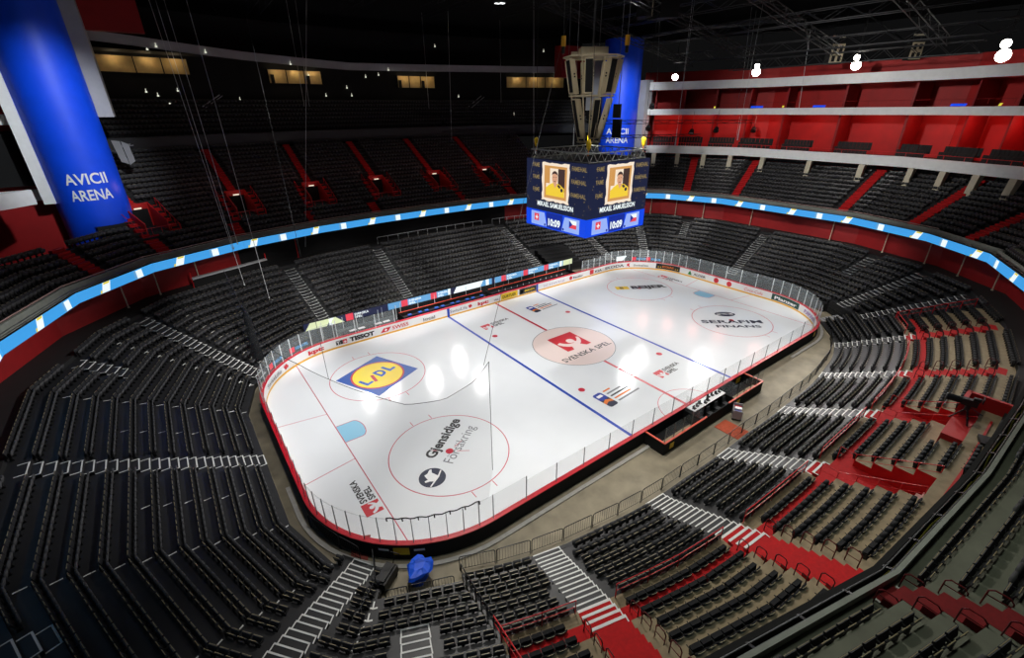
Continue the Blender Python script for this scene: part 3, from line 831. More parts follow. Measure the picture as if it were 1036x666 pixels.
# ------------------------------------------------------------------ barriers in front of the near stand
def barrier(p,q,label,m=M_dsteel,h=1.1,group='barrier panels along the near stand'):
    t=thing('barrier_panel',label,'barrier',group=group)
    p=Vector(p); q=Vector(q); d=(q-p); L=d.length; d.normalize(); z=Vector((0,0,1))
    a=p+d*.05; c=q-d*.05; r=.14
    arc=[a+d*(r-r*math.cos(x))+z*(h-r+r*math.sin(x)) for x in np.linspace(0,PI/2,5)]+[c-d*(r-r*math.cos(x))+z*(h-r+r*math.sin(x)) for x in np.linspace(PI/2,0,5)]
    b=MB(); b.path([a]+arc+[c],.028,6); b.build('frame',m,t)
    b=MB(); n=max(2,int(L/.17)); b.tube(a+z*.14,c+z*.14,.016,5)
    for i in range(1,n): s_=a.lerp(c,i/n); b.tube(s_+z*.14,s_+z*(h-.03),.010,4)
    b.build('bar',m,t)
    return t
bi=0
ss=[]
for e in range(17,23):
    L=edge_dir(e,tk(0)-.03)[1]; n=round(L/1.95)
    for i in range(n): ss.append((e+i/n,e+(i+1)/n))
for s0,s1 in ss:
    barrier(P3(s0,tk(0)-.03,-.03),P3(s1,tk(0)-.03,-.03),'dark steel barrier panel before the near stand, %s from the blue tarp'%ordn(bi)); bi+=1
a_=np.array([*P2(16.08,.115),-.03]); c_=np.array([*P2(16.95,.115),-.03])
for i in range(3):
    p=a_+(c_-a_)*i/3; q=a_+(c_-a_)*(i+1)/3
    barrier(p,q,'dark steel barrier panel beside the blue tarp, %s from the tunnel railing'%ordn(i))
# tunnel railing and cabinet of dark gear in the near-left corner
for i,(p,q) in enumerate((((-29.9,-7.9,-.03),(-28.9,-10.6,-.03)),((-28.9,-10.6,-.03),(-28.2,-12.1,-.03)),((-27.6,-12.6,-.03),(-28.2,-14.6,-.03)),((-28.2,-14.6,-.03),(-29.6,-16.6,1.2)))):
    barrier(p,q,'dark railing round the tunnel mouth in the near-left corner, %s along from the rink end'%ordn(i),group='tunnel railings')
b=MB(); b.box((-28.0,-11.4,.02),(1.9,1.0,.06),math.radians(64)); tag(b.build('entrance_mat',mat('brick_mat',(150,70,60),.9,noise=.15)),'brick-red mat at the foot of the stairs in the near-left corner','mat')
# crumpled blue tarp over something on the apron
tp=MB(); rr=random.Random(11); N=14; rows=[(0,.62),(.25,.60),(.55,.52),(.8,.62),(1.05,.86),(1.22,.80),(1.34,.4)]
rings=[]
for z,r in rows:
    rings.append([(r*(1+.22*math.sin(3*a+z*4)+rr.uniform(-.1,.1))*math.cos(a)*1.15,r*(1+.2*math.cos(2*a+z*3)+rr.uniform(-.1,.1))*math.sin(a)*.85,z+rr.uniform(-.05,.05) if z>0 else 0) for a in np.linspace(0,2*PI,N+1)[:-1]])
for r0,r1 in zip(rings[:-1],rings[1:]):
    for i in range(N): tp.face([r0[i],r0[(i+1)%N],r1[(i+1)%N],r1[i]])
tp.face(rings[-1])
o=tag(tp.build('tarpaulin',M_tarp),'crumpled bright blue tarpaulin draped over gear beside the barrier in the near-left corner','tarpaulin'); o.location=(-25.95,-15.2,-.03); o.rotation_euler=(0,0,.5); o.scale=(.8,.8,.85)
# dark trolley of gear next to it
g=thing('equipment_cart','black cart of gear beside the blue tarpaulin and the tunnel railing','cart',(-27.55,-14.3,-.03),.6)
b=MB(); b.box((0,0,.5),(1.3,.7,.5)); b.box((0,0,.8),(1.1,.5,.14)); b.build('body',M_black,g)
for x in (-.5,.5):
    b=MB(); b.tube((x,-.3,.12),(x,.3,.12),.12,10); b.build('wheel',M_blackmatt,g)
b=MB(); b.tube((.65,0,.5),(1.0,0,1.15),.03); b.tube((1.0,-.3,1.15),(1.0,.3,1.15),.03); b.build('handle',M_dsteel,g)

# red fence between the black rows and the sand-coloured rows
fi=0
gaps=[(A[0]+(A[1]-A[0])*.43,A[4]+.15) for A in AISLES if 17<=A[0]<23.5]
for e in range(17,24):
    L=edge_dir(e,.43)[1]; n=round(L/2.0)
    for i in range(n):
        s0,s1=e+i/n,e+(i+1)/n
        if s0>23.45: continue
        for g_,w in gaps:
            wg=w/L
            if s0<g_<s1 or (abs(s0-g_)<wg) or (abs(s1-g_)<wg):
                if g_-s0>s1-g_: s1=min(s1,g_-wg)
                else: s0=max(s0,g_+wg)
        if s1-s0<.4/L: continue
        z=zk(7); p=Vector(P3(s0,.431,z)); q=Vector(P3(s1,.431,z)); Z=Vector((0,0,1))
        t=thing('fence_panel','red fence panel above the black near rows, %s counted from the blue tarp'%ordn(fi),'fence',group='red fence panels'); fi+=1
        b=MB(); b.tube(p+Z*.95,q+Z*.95,.028,6); b.tube(p+Z*.5,q+Z*.5,.018,5); b.tube(p,p+Z*.95,.028,6); b.tube(q,q+Z*.95,.028,6); b.build('rail',M_redbright,t)
        b=MB(); b.face([p+Z*.08,q+Z*.08,q+Z*.42,p+Z*.42]); b.build('mesh_panel',clear_mat('red_mesh',(120,20,26),.55,.9) if 'red_mesh' not in MATS else MATS['red_mesh'],t)
# end fence from the tunnel up to the ring
pts=[P3(17.0,tk(k)+.01,zk(k)) for k in range(6,14)]
railing('handrail',pts,.95,1,M_redbright,'red handrail climbing beside the first sand-coloured block at the lower left','handrail',mid=(.5,))
pts=[P3(17.0,tk(k)+.01,zk(k)) for k in range(0,7)]
railing('handrail',pts,.95,1,M_dsteel,'dark handrail climbing between the two black blocks above the blue tarp','handrail',mid=(.5,))
# small hoop rails at the row ends beside the red aisles
hi_=0
for ai,A in enumerate(AISLES):
    if not (17<=A[0]<23.5): continue
    for k in range(8,13):
        if A[4]==.8 or A[4]==.7: break
        L=edge_dir(int(a_s(A,tk(k)))%NS,tk(k))[1]
        for sg in (-1,1):
            s=a_s(A,tk(k))+sg*(A[4]+.3)/L
            p=Vector(P3(s,tf(k,.3),zk(k))); q=Vector(P3(s,tf(k,.85),zk(k))); Z=Vector((0,0,1)); mid_=[p,p+Z*.75,p.lerp(q,.2)+Z*.88,p.lerp(q,.8)+Z*.88,q+Z*.75,q]
            b=MB(); b.path(mid_,.026,6); b.tube(p+Z*.4,q+Z*.4,.02,5)
            o=b.build('hoop_rail',mat('dark_red_rail',(96,16,20),.4))
            tag(o,'dark red hoop rail %s of the stairs %s, %s up'%('left' if sg<0 else 'right',A[5].replace(' in the near stand',''),ordn(k-8)),'rail','hoop rails beside the red aisles')
# red rails above the sunken passages
for e,(a,c) in PASS.items():
    for s,side in ((a,'left'),(c,'right')):
        pts=[P3(s,tk(k),zk(max(k-1,8))) for k in range(8,14)]
        railing('handrail',pts,.9,1,M_redbright,'red handrail, %s side of the sunken passage behind the %s half of the penalty box'%(side,'left' if e==19 else 'right'),'handrail',mid=(.5,),r=.022)
# white steps at the outer end of the passages
for e,(a,c) in PASS.items():
    b=MB()
    for i in range(3):
        t_=tk(12.2)+i*.022
        b.hexa([P3(a+.03,t_,zk(8)),P3(c-.03,t_,zk(8)),P3(c-.03,t_+.02,zk(8)),P3(a+.03,t_+.02,zk(8)),P3(a+.03,t_,zk(8)+.25*(i+1)),P3(c-.03,t_,zk(8)+.25*(i+1)),P3(c-.03,t_+.02,zk(8)+.25*(i+1)),P3(a+.03,t_+.02,zk(8)+.25*(i+1))])
    tag(b.build('passage_steps',mat('pink_steps',(232,196,190),.6)),'pale steps ending the sunken red passage behind the %s half of the penalty box'%('left' if e==19 else 'right'),'steps')
# broadcast camera platform
pf=thing('camera_platform','red camera platform high in the near stand under the ring ledge','platform')
b=MB(); p0_=[P2(20.35,.80),P2(20.98,.80),P2(20.98,.995),P2(20.35,.995)]
b.prism([tuple(p) for p in p0_][::-1],4.0,5.3); b.build('deck',M_redwall,pf)
b=MB()
b.hexa([(*P2(20.72,.80),5.3),(*P2(20.98,.80),5.3),(*P2(20.98,.82),5.3),(*P2(20.72,.82),5.3),(*P2(20.72,.80),6.3),(*P2(20.98,.80),6.3),(*P2(20.98,.82),6.3),(*P2(20.72,.82),6.3)])
b.hexa([(*P2(20.96,.80),5.3),(*P2(20.99,.80),5.3),(*P2(20.99,.995),5.3),(*P2(20.96,.995),5.3),(*P2(20.96,.80),6.3),(*P2(20.99,.80),6.3),(*P2(20.99,.995),6.3),(*P2(20.96,.995),6.3)])
b.build('side_panel',M_redwall,pf)
b=MB(); q=P2(20.44,.97); b.box((q[0],q[1],5.45),(1.0,.8,.3),.3); tag(b.build('flight_case',M_black),'black flight case on the red camera platform next to the ring','case')
cp=P2(20.66,.84)
tv=thing('broadcast_camera','large black broadcast camera on a tripod at the front of the red camera platform','camera',(cp[0],cp[1],5.3),math.radians(100))
b=MB()
for a in range(3): b.bar((0,0,.95),(.6*math.cos(a*2.094),.6*math.sin(a*2.094),0),.07,.07)
b.build('tripod',M_black,tv)
b=MB(); b.tube((0,0,.85),(0,0,1.15),.14,10); b.tube((0,0,1.1),(-.75,.25,.85),.025); b.build('head',M_dsteel,tv)
b=MB(); b.box((0,0,1.38),(.75,.34,.42)); b.box((-.25,0,1.66),(.35,.24,.2)); b.build('body',M_black,tv)
b=MB(); b.tube((.36,0,1.38),(1.1,0,1.38),.19,14,0,.23); b.build('lens',M_blackmatt,tv)
b=MB(); b.box((-.5,.05,1.75),(.06,.46,.32)); b.build('viewfinder',M_dsteel,tv)
b=MB(); b.tube((1.1,0,1.38),(1.14,0,1.38),.2,14); b.build('front_glass',M_steel,tv)
# red gutter strip under the ledge at the top of the sand rows
b=MB()
for i in range(40):
    s0,s1=17.6+i*.08,17.6+(i+1)*.08
    b.bar(P3(s0,.945,5.2),P3(s1,.945,5.2),.12,.5)
struct(b.build('trim_red_skirting',M_redwall))
# dark corner entrance beyond the near-right corner
b=MB(); 
for e in (24,):
    p,q=P2(24.02,.2),P2(24.98,.2)
    b.bar((p[0],p[1],.75),(q[0],q[1],.75),.2,1.5)
struct(b.build('wall_entrance',M_blackmatt))
railing('railing',[P3(s,.16,-.03) for s in np.linspace(23.1,24.9,7)],1.05,1,M_dsteel,'dark railing round the corner entrance at the right end of the near boards','railing',mid=(.5,))
b=MB(); 
for i in range(6):
    p=P3(24.15,.02+.03*i,.1*i); q=P3(24.45,.02+.03*i,.1*i); b.bar(p,q,.3,.06)
tag(b.build('metal_steps',M_grey),'pale metal steps leading up beside the dark entrance in the right corner','steps')

# ------------------------------------------------------------------ ring: slab edge, screen ribbon, ledge
b=MB()
for e in range(NS):
    q=[P2(e,1.0),P2(e+1,1.0),P2(e+1,1.05),P2(e,1.05)]
    b.hexa([(*q[0],8.75),(*q[3],8.75),(*q[2],8.75),(*q[1],8.75)][::1]+[(*q[0],9.3),(*q[3],9.3),(*q[2],9.3),(*q[1],9.3)])
struct(b.build('slab_ring',M_blackmatt))
rib=thing('led_ribbon_board','blue glowing screen ribbon with white and yellow patches running round the stand','screen')
b=MB(); 
def rp(s,off):
    e=int(math.floor(s))%NS; d,_=edge_dir(e,1.); p=P2(s%NS,1.0); return (p[0]+d[1]*off,p[1]-d[0]*off)
def ribq(b,s0,s1,o,z0,z1,sk=0.): 
    L=edge_dir(int(s0)%NS,1.)[1]
    a=rp(s0,o); c=rp(s1,o)
    d,_=edge_dir(int(s0)%NS,1.)
    b.face([(a[0],a[1],z0),(a[0]+d[0]*sk,a[1]+d[1]*sk,z1),(c[0]+d[0]*sk,c[1]+d[1]*sk,z1),(c[0],c[1],z0)])
for e in range(NS): 
    q=[rp(e,-.14),rp(e+.9999,-.14),rp(e+.9999,-.02),rp(e,-.02)]
    b.hexa([(*q[0],8.8),(*q[3],8.8),(*q[2],8.8),(*q[1],8.8),(*q[0],9.72),(*q[3],9.72),(*q[2],9.72),(*q[1],9.72)])
    q=[rp(e,-.185),rp(e+.9999,-.185),rp(e+.9999,-.02),rp(e,-.02)]
    b.hexa([(*q[h_],z_) for z_ in (9.725,9.75) for h_ in (0,3,2,1)])
b.build('housing',M_blackmatt,rib)
# patches every four metres
def arc_s(x,y):
    best=None
    for e in range(NS):
        p=PV(e,1.);q=PV(e+1,1.);d=q-p;w=np.dot(np.array([x,y])-p,d)/np.dot(d,d); w=min(max(w,0),.999); r=p+d*w; D=np.hypot(r[0]-x,r[1]-y)
        if best is None or D<best[0]: best=(D,e+w)
    return best[1]
cum=[0.]
for e in range(NS): cum.append(cum[-1]+edge_dir(e,1.)[1])
def s_of(l):
    l%=cum[-1]
    for e in range(NS):
        if l<cum[e+1]: return e+(l-cum[e])/(cum[e+1]-cum[e])
    return 0.
s0_=arc_s(-13.2,32.3); l0=cum[int(s0_)]+(s0_-int(s0_))*(cum[int(s0_)+1]-cum[int(s0_)])
bw,by,bl=MB(),MB(),MB()
npatch=round(cum[-1]/4.0/2)*2; stepl=cum[-1]/npatch
for i in range(npatch):
    s=s_of(l0+i*stepl); e=int(s); L=edge_dir(e,1.)[1]
    if (s-e)*L<.9 : s=e+.9/L
    if (e+1-s)*L<.9: s=e+1-.9/L
    if i%2==0: ribq(bw,s-.36/L,s+.36/L,-.165,8.86,9.62); ribq(bl,s+.38/L,s+.62/L,-.163,8.84,9.68)
    else:
        ribq(bw,s-.55/L,s+.25/L,-.165,8.84,9.69,-.35 if True else 0); ribq(by,s+.25/L,s+.42/L,-.166,8.84,9.1,-.1); ribq(by,s-.72/L,s-.1/L,-.167,9.52,9.69,-.1)
scr=MB()
for e in range(NS): ribq(scr,e,e+.9999,-.15,8.82,9.70)
for q_,mi_ in ((bw,1),(by,2),(bl,3)):
    n_=len(scr.v); scr.v+=q_.v; scr.f+=[tuple(k+n_ for k in f) for f in q_.f]; scr.m+=[mi_]*len(q_.f)
scr.build('screen',[E_blue,E_white,E_yel,E_sky],rib)
# clamps and rails on the back of the ribbon
for i in range(int(cum[-1]/2.0)):
    s=s_of(i*2.0+.7)
    if not 16<=s<24: continue
    cl=MB(); a=rp(s,-.02); d,_=edge_dir(int(s),1.); b_=(a[0]+d[1]*.3,a[1]-d[0]*.3)
    cl.bar((a[0],a[1],9.76),(b_[0],b_[1],9.9),.1,.06); cl.build('clamp',M_dsteel,rib)
rl=MB()
for e in range(NS):
    for o_,z in ((.04,9.82),(.24,9.9)):
        a=rp(e,o_); c=rp(e+.9999,o_); rl.tube((a[0],a[1],z),(c[0],c[1],z),.025,5)
rl.build('rail',M_steel,rib)
cb=MB()
for e in range(16,24):
    for j in range(6):
        w0,w1=j/6,(j+1)/6-.0001
        a=rp(e+w0,.13+.05*math.sin(j*2+e)); c=rp(e+w1,.13+.05*math.sin((j+1)*2+e)); cb.tube((a[0],a[1],9.42),(c[0],c[1],9.42),.03,5)
tag(cb.build('cable_bundle',mat('cable_olive',(128,120,40),.6)),'yellowish cable bundle lying behind the near screen ribbon','cable')
# pale concrete ledge with coping
LED=1.055
def LEDE(e): return 1.026 if 16<=e%NS<24 else 1.055
b=MB()
for e in range(NS):
    l_=LEDE(e); q=[P2(e,l_),P2(e+1,l_),P2(e+1,l_+(.012 if 16<=e<24 else .02)),P2(e,l_+(.012 if 16<=e<24 else .02))]
    b.hexa([(*q[0],9.2),(*q[3],9.2),(*q[2],9.2),(*q[1],9.2)]+[(*q[h_],10.12 if 16<=e<24 else 10.15) for h_ in (0,3,2,1)])
struct(b.build('parapet_wall',mat('ledge_concrete',(136,140,132),.7,noise=.12,scale=2)))
b=MB()
for e in range(NS):
    if e in range(16,25): continue
    a=P2(e,LED+.01); c=P2(e+1,LED+.01); b.tube((*a,10.3),(*c,10.3),.05,6)
struct(b.build('trim_parapet_rail',mat('rail_pinkgrey',(170,140,132),.4)))

# ------------------------------------------------------------------ upper tier
VOM=[(10.62,'nearest the blue column on the left'),(9.72,'second from the blue column'),(8.73,'third from the blue column'),(7.50,'fourth from the blue column'),(6.25,'fifth from the blue column'),(5.06,'nearest the scoreboard')]
VT0,VT1=1.36,1.635
def nrows(e):
    e%=NS
    if e in (24,25,0,1): return 12
    if 16<=e<=23: return 6
    if e in (2,3): return 14
    if e in (11,12,13,14,15): return {11:6,12:8}.get(e,9)
    return 20
def vom_in(s,t,w=2.0,extra=0.):
    e=int(s); L=edge_dir(e%NS,t)[1]
    for v,_ in VOM:
        if int(v)==e and abs(s-v)*L<w and VT0-extra<t<VT1+extra: return True
    return False
b=MB()
for e in range(NS):
    near= 16<=e<=23
    mi=2 if near else 0
    cuts=[(v,) for v,_ in VOM if int(v)==e]
    for j in range(nrows(e)):
        z=zj(j,e)+(0.15 if j>0 else 0); zl=(zj(j-1,e)+(.15 if j>1 else 0)) if j else 9.2; ta,tb=tj(j) if j else LEDE(e),tj(j+1)
        segs=[(e,e+1)]
        for (v,) in cuts:
            if ta>VT0-.02 and tb<VT1+.02:
                w=1.15/edge_dir(e,ta)[1]; segs=[(e,v-w),(v+w,e+1)]
        for s0,s1 in segs:
            b.face([P3(s0,ta,z),P3(s0,tb,z),P3(s1,tb,z),P3(s1,ta,z)][::-1],mi)
            b.face([P3(s0,ta,zl),P3(s1,ta,zl),P3(s1,ta,z),P3(s0,ta,z)][::-1],1)
struct(b.build('upper_terrace',[M_upper,M_riser,M_green]))
# red vomitories
for v,lab in VOM:
    e=int(v); L=edge_dir(e,1.5)[1]
    t=thing('vomitory','red-framed stair opening in the upper tier, '+lab,'stair opening')
    w=2.05/L; wi=1.1/L; z0=zj(5)+.05; ztop=zj(9)+.15
    b=MB()
    def wallq(s0,t0,s1,t1,zb0,zt0,zb1,zt1): b.face([P3(s0,t0,zb0),P3(s1,t1,zb1),P3(s1,t1,zt1),P3(s0,t0,zt0)])
    for sg in (-1,1):
        s=v+sg*wi
        b.hexa([P3(s,VT0,z0-.3),P3(s+sg*.12/L,VT0,z0-.3),P3(s+sg*.12/L,VT1,z0-.3),P3(s,VT1,z0-.3),P3(s,VT0,z0+.9),P3(s+sg*.12/L,VT0,z0+.9),P3(s+sg*.12/L,VT1,ztop+.55),P3(s,VT1,ztop+.55)])
    b.hexa([P3(v-wi,VT1-.01,z0-.3),P3(v+wi,VT1-.01,z0-.3),P3(v+wi,VT1,z0-.3),P3(v-wi,VT1,z0-.3),P3(v-wi,VT1-.01,ztop+.55),P3(v+wi,VT1-.01,ztop+.55),P3(v+wi,VT1,ztop+.55),P3(v-wi,VT1,ztop+.55)])
    b.build('wall',M_redwall,t)
    b=MB(); b.hexa([P3(v-wi*.82,VT1-.03,z0),P3(v+wi*.82,VT1-.03,z0),P3(v+wi*.82,VT1-.012,z0),P3(v-wi*.82,VT1-.012,z0),P3(v-wi*.82,VT1-.03,ztop-.1),P3(v+wi*.82,VT1-.03,ztop-.1),P3(v+wi*.82,VT1-.012,ztop-.1),P3(v-wi*.82,VT1-.012,ztop-.1)])
    b.face([P3(v-wi,VT0,z0),P3(v+wi,VT0,z0),P3(v+wi,VT1,z0),P3(v-wi,VT1,z0)]); b.build('doorway',M_blackmatt,t)
    b=MB()
    # carpeted walks either side and across the front, following the rows
    for j in range(4,9):
        z=zj(j)+.165
        for sg in (-1,1):
            for f0,f1,dz in ((0,.5,0),(.5,1.,.24)):
                ta,tb=tj(j)+UD*f0,tj(j)+UD*f1
                b.hexa([P3(v+sg*wi*1.12,ta,z),P3(v+sg*w,ta,z),P3(v+sg*w,tb,z),P3(v+sg*wi*1.12,tb,z),P3(v+sg*wi*1.12,ta,z+dz+.01),P3(v+sg*w,ta,z+dz+.01),P3(v+sg*w,tb,z+dz+.01),P3(v+sg*wi*1.12,tb,z+dz+.01)])
    z=zj(4)+.165; b.hexa([P3(v-w,tj(4),z),P3(v+w,tj(4),z),P3(v+w,tj(5),z),P3(v-w,tj(5),z),P3(v-w,tj(4),z+.012),P3(v+w,tj(4),z+.012),P3(v+w,tj(5),z+.012),P3(v-w,tj(5),z+.012)])
    z=zj(9)+.165; b.hexa([P3(v-w,tj(9),z),P3(v+w,tj(9),z),P3(v+w,tj(10),z),P3(v-w,tj(10),z),P3(v-w,tj(9),z+.012),P3(v+w,tj(9),z+.012),P3(v+w,tj(10),z+.012),P3(v-w,tj(10),z+.012)])
    b.build('carpet',M_red,t)
    b=MB()
    for sg in (-1,1):
        pts=[P3(v+sg*w,tj(j)+.02,zj(j)+1.05) for j in range(4,10)]; b.path(pts,.03,5)
        for q in pts: b.tube((q[0],q[1],q[2]-.9),q,.025,4)
    pts=[P3(v+x*w,tj(4)+.005,zj(4)+1.05) for x in (-1,-.5,0,.5,1)]; b.path(pts,.03,5)
    for q in pts: b.tube((q[0],q[1],q[2]-.9),q,.025,4)
    b.build('railing',M_redbright,t)
    p=P3(v,VT1-.035,ztop+.05); b=MB(); d,_=edge_dir(e,1.5); b.bar((p[0]-d[0]*.35,p[1]-d[1]*.35,p[2]),(p[0]+d[0]*.35,p[1]+d[1]*.35,p[2]),.08,.14); b.build('exit_light',E_frame,t)
# carpeted aisles of the upper tier
UA=[(10.62,10,20,'above the opening nearest the blue column'),(9.72,10,20,'above the second opening from the blue column'),(8.73,10,20,'above the third opening from the blue column'),(7.5,10,20,'above the fourth opening from the blue column'),(6.25,10,20,'above the fifth opening from the blue column'),(5.06,10,20,'above the opening nearest the scoreboard'),
    (10.75,0,4,'below the opening nearest the blue column'),(9.94,0,4,'below the second opening from the blue column'),(9.0,0,4,'below the third opening from the blue column'),(7.87,0,4,'below the fourth opening from the blue column'),(6.0,0,4,'below the fifth opening from the blue column'),(4.87,0,4,'below the opening nearest the scoreboard'),
    (11.5,0,13,'left of the blue column'),(2.45,0,12,'right of the scoreboard'),(1.62,0,12,'second to the right of the scoreboard'),(.92,0,12,'third to the right of the scoreboard'),(.12,0,12,'fourth to the right of the scoreboard'),(25.35,0,12,'fifth to the right of the scoreboard'),(24.6,0,12,'at the far right above the screen ribbon'),(17.92,0,5,'on the near ledge at the lower right')]
for s,j0,j1,lab in UA:
    e=int(s)%NS; nearu=16<=e<24
    t=thing('carpeted_steps','red carpeted steps of the upper tier, '+lab,'stairs')
    b=MB(); hw=.5 if nearu else (.46 if j1==20 else .6)
    for j in range(j0,min(j1,nrows(e))):
        L=edge_dir(e,tj(j))[1]; z=zj(j,e)+(.15 if j else 0)
        for f0,f1,dz in ((0,.5,0.012),(.5,1.,.25)):
            t0_=LEDE(e)+.02 if (j==0 and f0==0) else tj(j)+UD*f0
            tb=tj(j)+UD*f1
            w=hw/L
            zb_=z-(.25 if f0==0 and j>0 else 0); t0_-=.004 if f0==0 and j>0 else 0
            b.hexa([P3(s-w,t0_,zb_),P3(s+w,t0_,zb_),P3(s+w,tb,zb_),P3(s-w,tb,zb_),P3(s-w,t0_,z+dz),P3(s+w,t0_,z+dz),P3(s+w,tb,z+dz),P3(s-w,tb,z+dz)])
    b.build('carpet',M_red if not nearu else mat('deep_red_carpet',(118,18,22),.9,noise=.15,scale=8),t)
    if nearu:
        b=MB(); w=hw/edge_dir(e,1.05)[1]
        for sg in (-1,1): b.bar(P3(s+sg*w,LEDE(e)+.025,zj(0,e)+.03),P3(s+sg*w,1.03+UD*.5,zj(0,e)+.03),.08,.03)
        b.build('edge_marking',M_stripe,t)

# dark red hoop rails beside the near upper steps
for j in range(0,5):
    L=edge_dir(17,tj(j))[1]
    for sg in (-1,1):
        s=17.92+sg*.62/L; z=zj(j,17)+(.15 if j else 0)
        p=Vector(P3(s,tj(j)+UD*.35,z)); q=Vector(P3(s,tj(j)+UD*1.0,z)); Z=Vector((0,0,1))
        b=MB(); b.path([p,p+Z*.55,p.lerp(q,.2)+Z*.66,p.lerp(q,.8)+Z*.66,q+Z*.55,q],.02,6); b.tube(p+Z*.4,q+Z*.4,.018,5)
        tag(b.build('hoop_rail',MATS['dark_red_rail']),'dark red hoop rail on the ledge tier, %s the red steps, %s row up'%('before' if sg<0 else 'beyond',ordn(j)),'rail','hoop rails of the ledge tier')

b=MB()
for j in range(0,4):
    z=zj(j,17)+(.15 if j else 0)+.01
    b.bar(P3(17.5,(tj(j) if j else 1.05)+.004,z),P3(17.5,tj(j)+UD*.62,z),.14,.012)
struct(b.build('trim_ledge_marks',mat('faded_yellow',(150,150,104),.7)))

pts=[P3(23.5,tk(k)+.01,zk(k)) for k in range(7,14)]
railing('handrail',pts,.95,1,M_redbright,'red handrail climbing between the sand-coloured rows and the dark rows of the corner','handrail',mid=(.5,))

# ------------------------------------------------------------------ third tier, far side
TH=range(3,11)
TT0=2.42
b=MB()
for e in TH:
    q=[P2(e,TT0-.03),P2(e+1,TT0-.03),P2(e+1,TT0),P2(e,TT0)]
    b.hexa([(*q[0],18.9),(*q[3],18.9),(*q[2],18.9),(*q[1],18.9),(*q[0],20.6),(*q[3],20.6),(*q[2],20.6),(*q[1],20.6)])
struct(b.build('parapet_upper',mat('dark_parapet',(40,42,46),.6)))
def t3(j): return TT0+.05+.0667*j
def z3(j): return 20.0+.62*j
b=MB()
for e in TH:
    for j in range(9):
        z=z3(j); ta=t3(j) if j else TT0; b.face([P3(e,ta,z),P3(e,t3(j+1),z),P3(e+1,t3(j+1),z),P3(e+1,ta,z)][::-1],0)
        b.face([P3(e,ta,z-.62),P3(e+1,ta,z-.62),P3(e+1,ta,z),P3(e,ta,z)][::-1],1)
    b.face([P3(e,2.3,18.95),P3(e+1,2.3,18.95),P3(e+1,3.3,18.95),P3(e,3.3,18.95)],1)
struct(b.build('top_terrace',[M_upper,M_riser]))
for e in TH:
    b=MB(); b.face([P3(e,3.12,18.),P3(e+1,3.12,18.),P3(e+1,3.12,36),P3(e,3.12,36)][::-1]); struct(b.build('wall_far',M_blackmatt))
SUITE=[]
# lit suite windows
WIN=[(10.2,9.5,'long, beside the blue column'),(8.5,7.45,'second from the blue column'),(5.75,4.9,'third from the blue column'),(3.85,3.2,'beside the scoreboard cables')]
for i,(sa,sb_,o_) in enumerate(WIN):
    t=thing('suite_window','warm dim suite window in the dark far wall, '+o_,'window',group='lit windows of the far wall')
    ZW=[28.3,27.5,27.2,27.4][i]
    n_=6; ss_=[sa+(sb_-sa)*k/n_ for k in range(n_+1)]
    b=MB()
    for q0,q1 in zip(ss_[:-1],ss_[1:]):
        if int(q0)!=int(q1-1e-6) : 
            m_=float(int(q0)); prs=[(q0,m_),(m_,q1)] if m_!=q0 else [(q0,q1)]
        else: prs=[(q0,q1)]
        for r0,r1 in prs: b.face([P3(r0,3.10,ZW+.0),P3(r1,3.10,ZW+.0),P3(r1,3.10,ZW+1.9),P3(r0,3.10,ZW+1.9)])
    b.build('back_panel',mat('suite_tan',(196,166,108),.7,noise=.2,scale=.8),t)
    b=MB()
    for k in range(n_+1):
        if k in (1,3,5): continue
        p=P3(ss_[k],3.09,ZW-.1); b.tube(p,(p[0],p[1],ZW+2.),.07,5)
    b.build('mullion',M_blackmatt,t)
    for k in (0,2,4):
        if i in (1,2) and k!=2:
            p=P3(ss_[k]*.6+ss_[k+1]*.4,3.085,ZW); b=MB(); b.box((p[0],p[1],ZW+.6),(.5,.2,1.2)); b.build('dark_panel',M_blackmatt,t)
    for k in (1,3,5): SUITE.append(P3(ss_[k],3.03,ZW+1.7))
# pale fascia of the roof ring
b=MB()
for e in range(3,11):
    for w0,w1 in ((0,.5),(.5,1.)):
        def zf(s): return 30.0
        a,c=e+w0,e+w1
        za_,zc_=[float(np.interp(q_,[3.8,7.1,9.1,10.3,11],[29.85,29.45,30.2,31.35,31.7])) for q_ in (a,c)]
        c-=1e-9
        b.hexa([P3(a,2.72,za_),P3(c,2.72,zc_),P3(c,2.76,zc_),P3(a,2.76,za_),P3(a,2.72,za_+1.05),P3(c,2.72,zc_+1.05),P3(c,2.76,zc_+1.05),P3(a,2.76,za_+1.05)])
struct(b.build('trim_fascia',M_grey))
b=MB()
for e in range(4,11): b.face([P3(e,2.76,30.6),P3(e+1,2.76,30.6),P3(e+1,3.12,30.6),P3(e,3.12,30.6)])
struct(b.build('soffit',M_blackmatt))

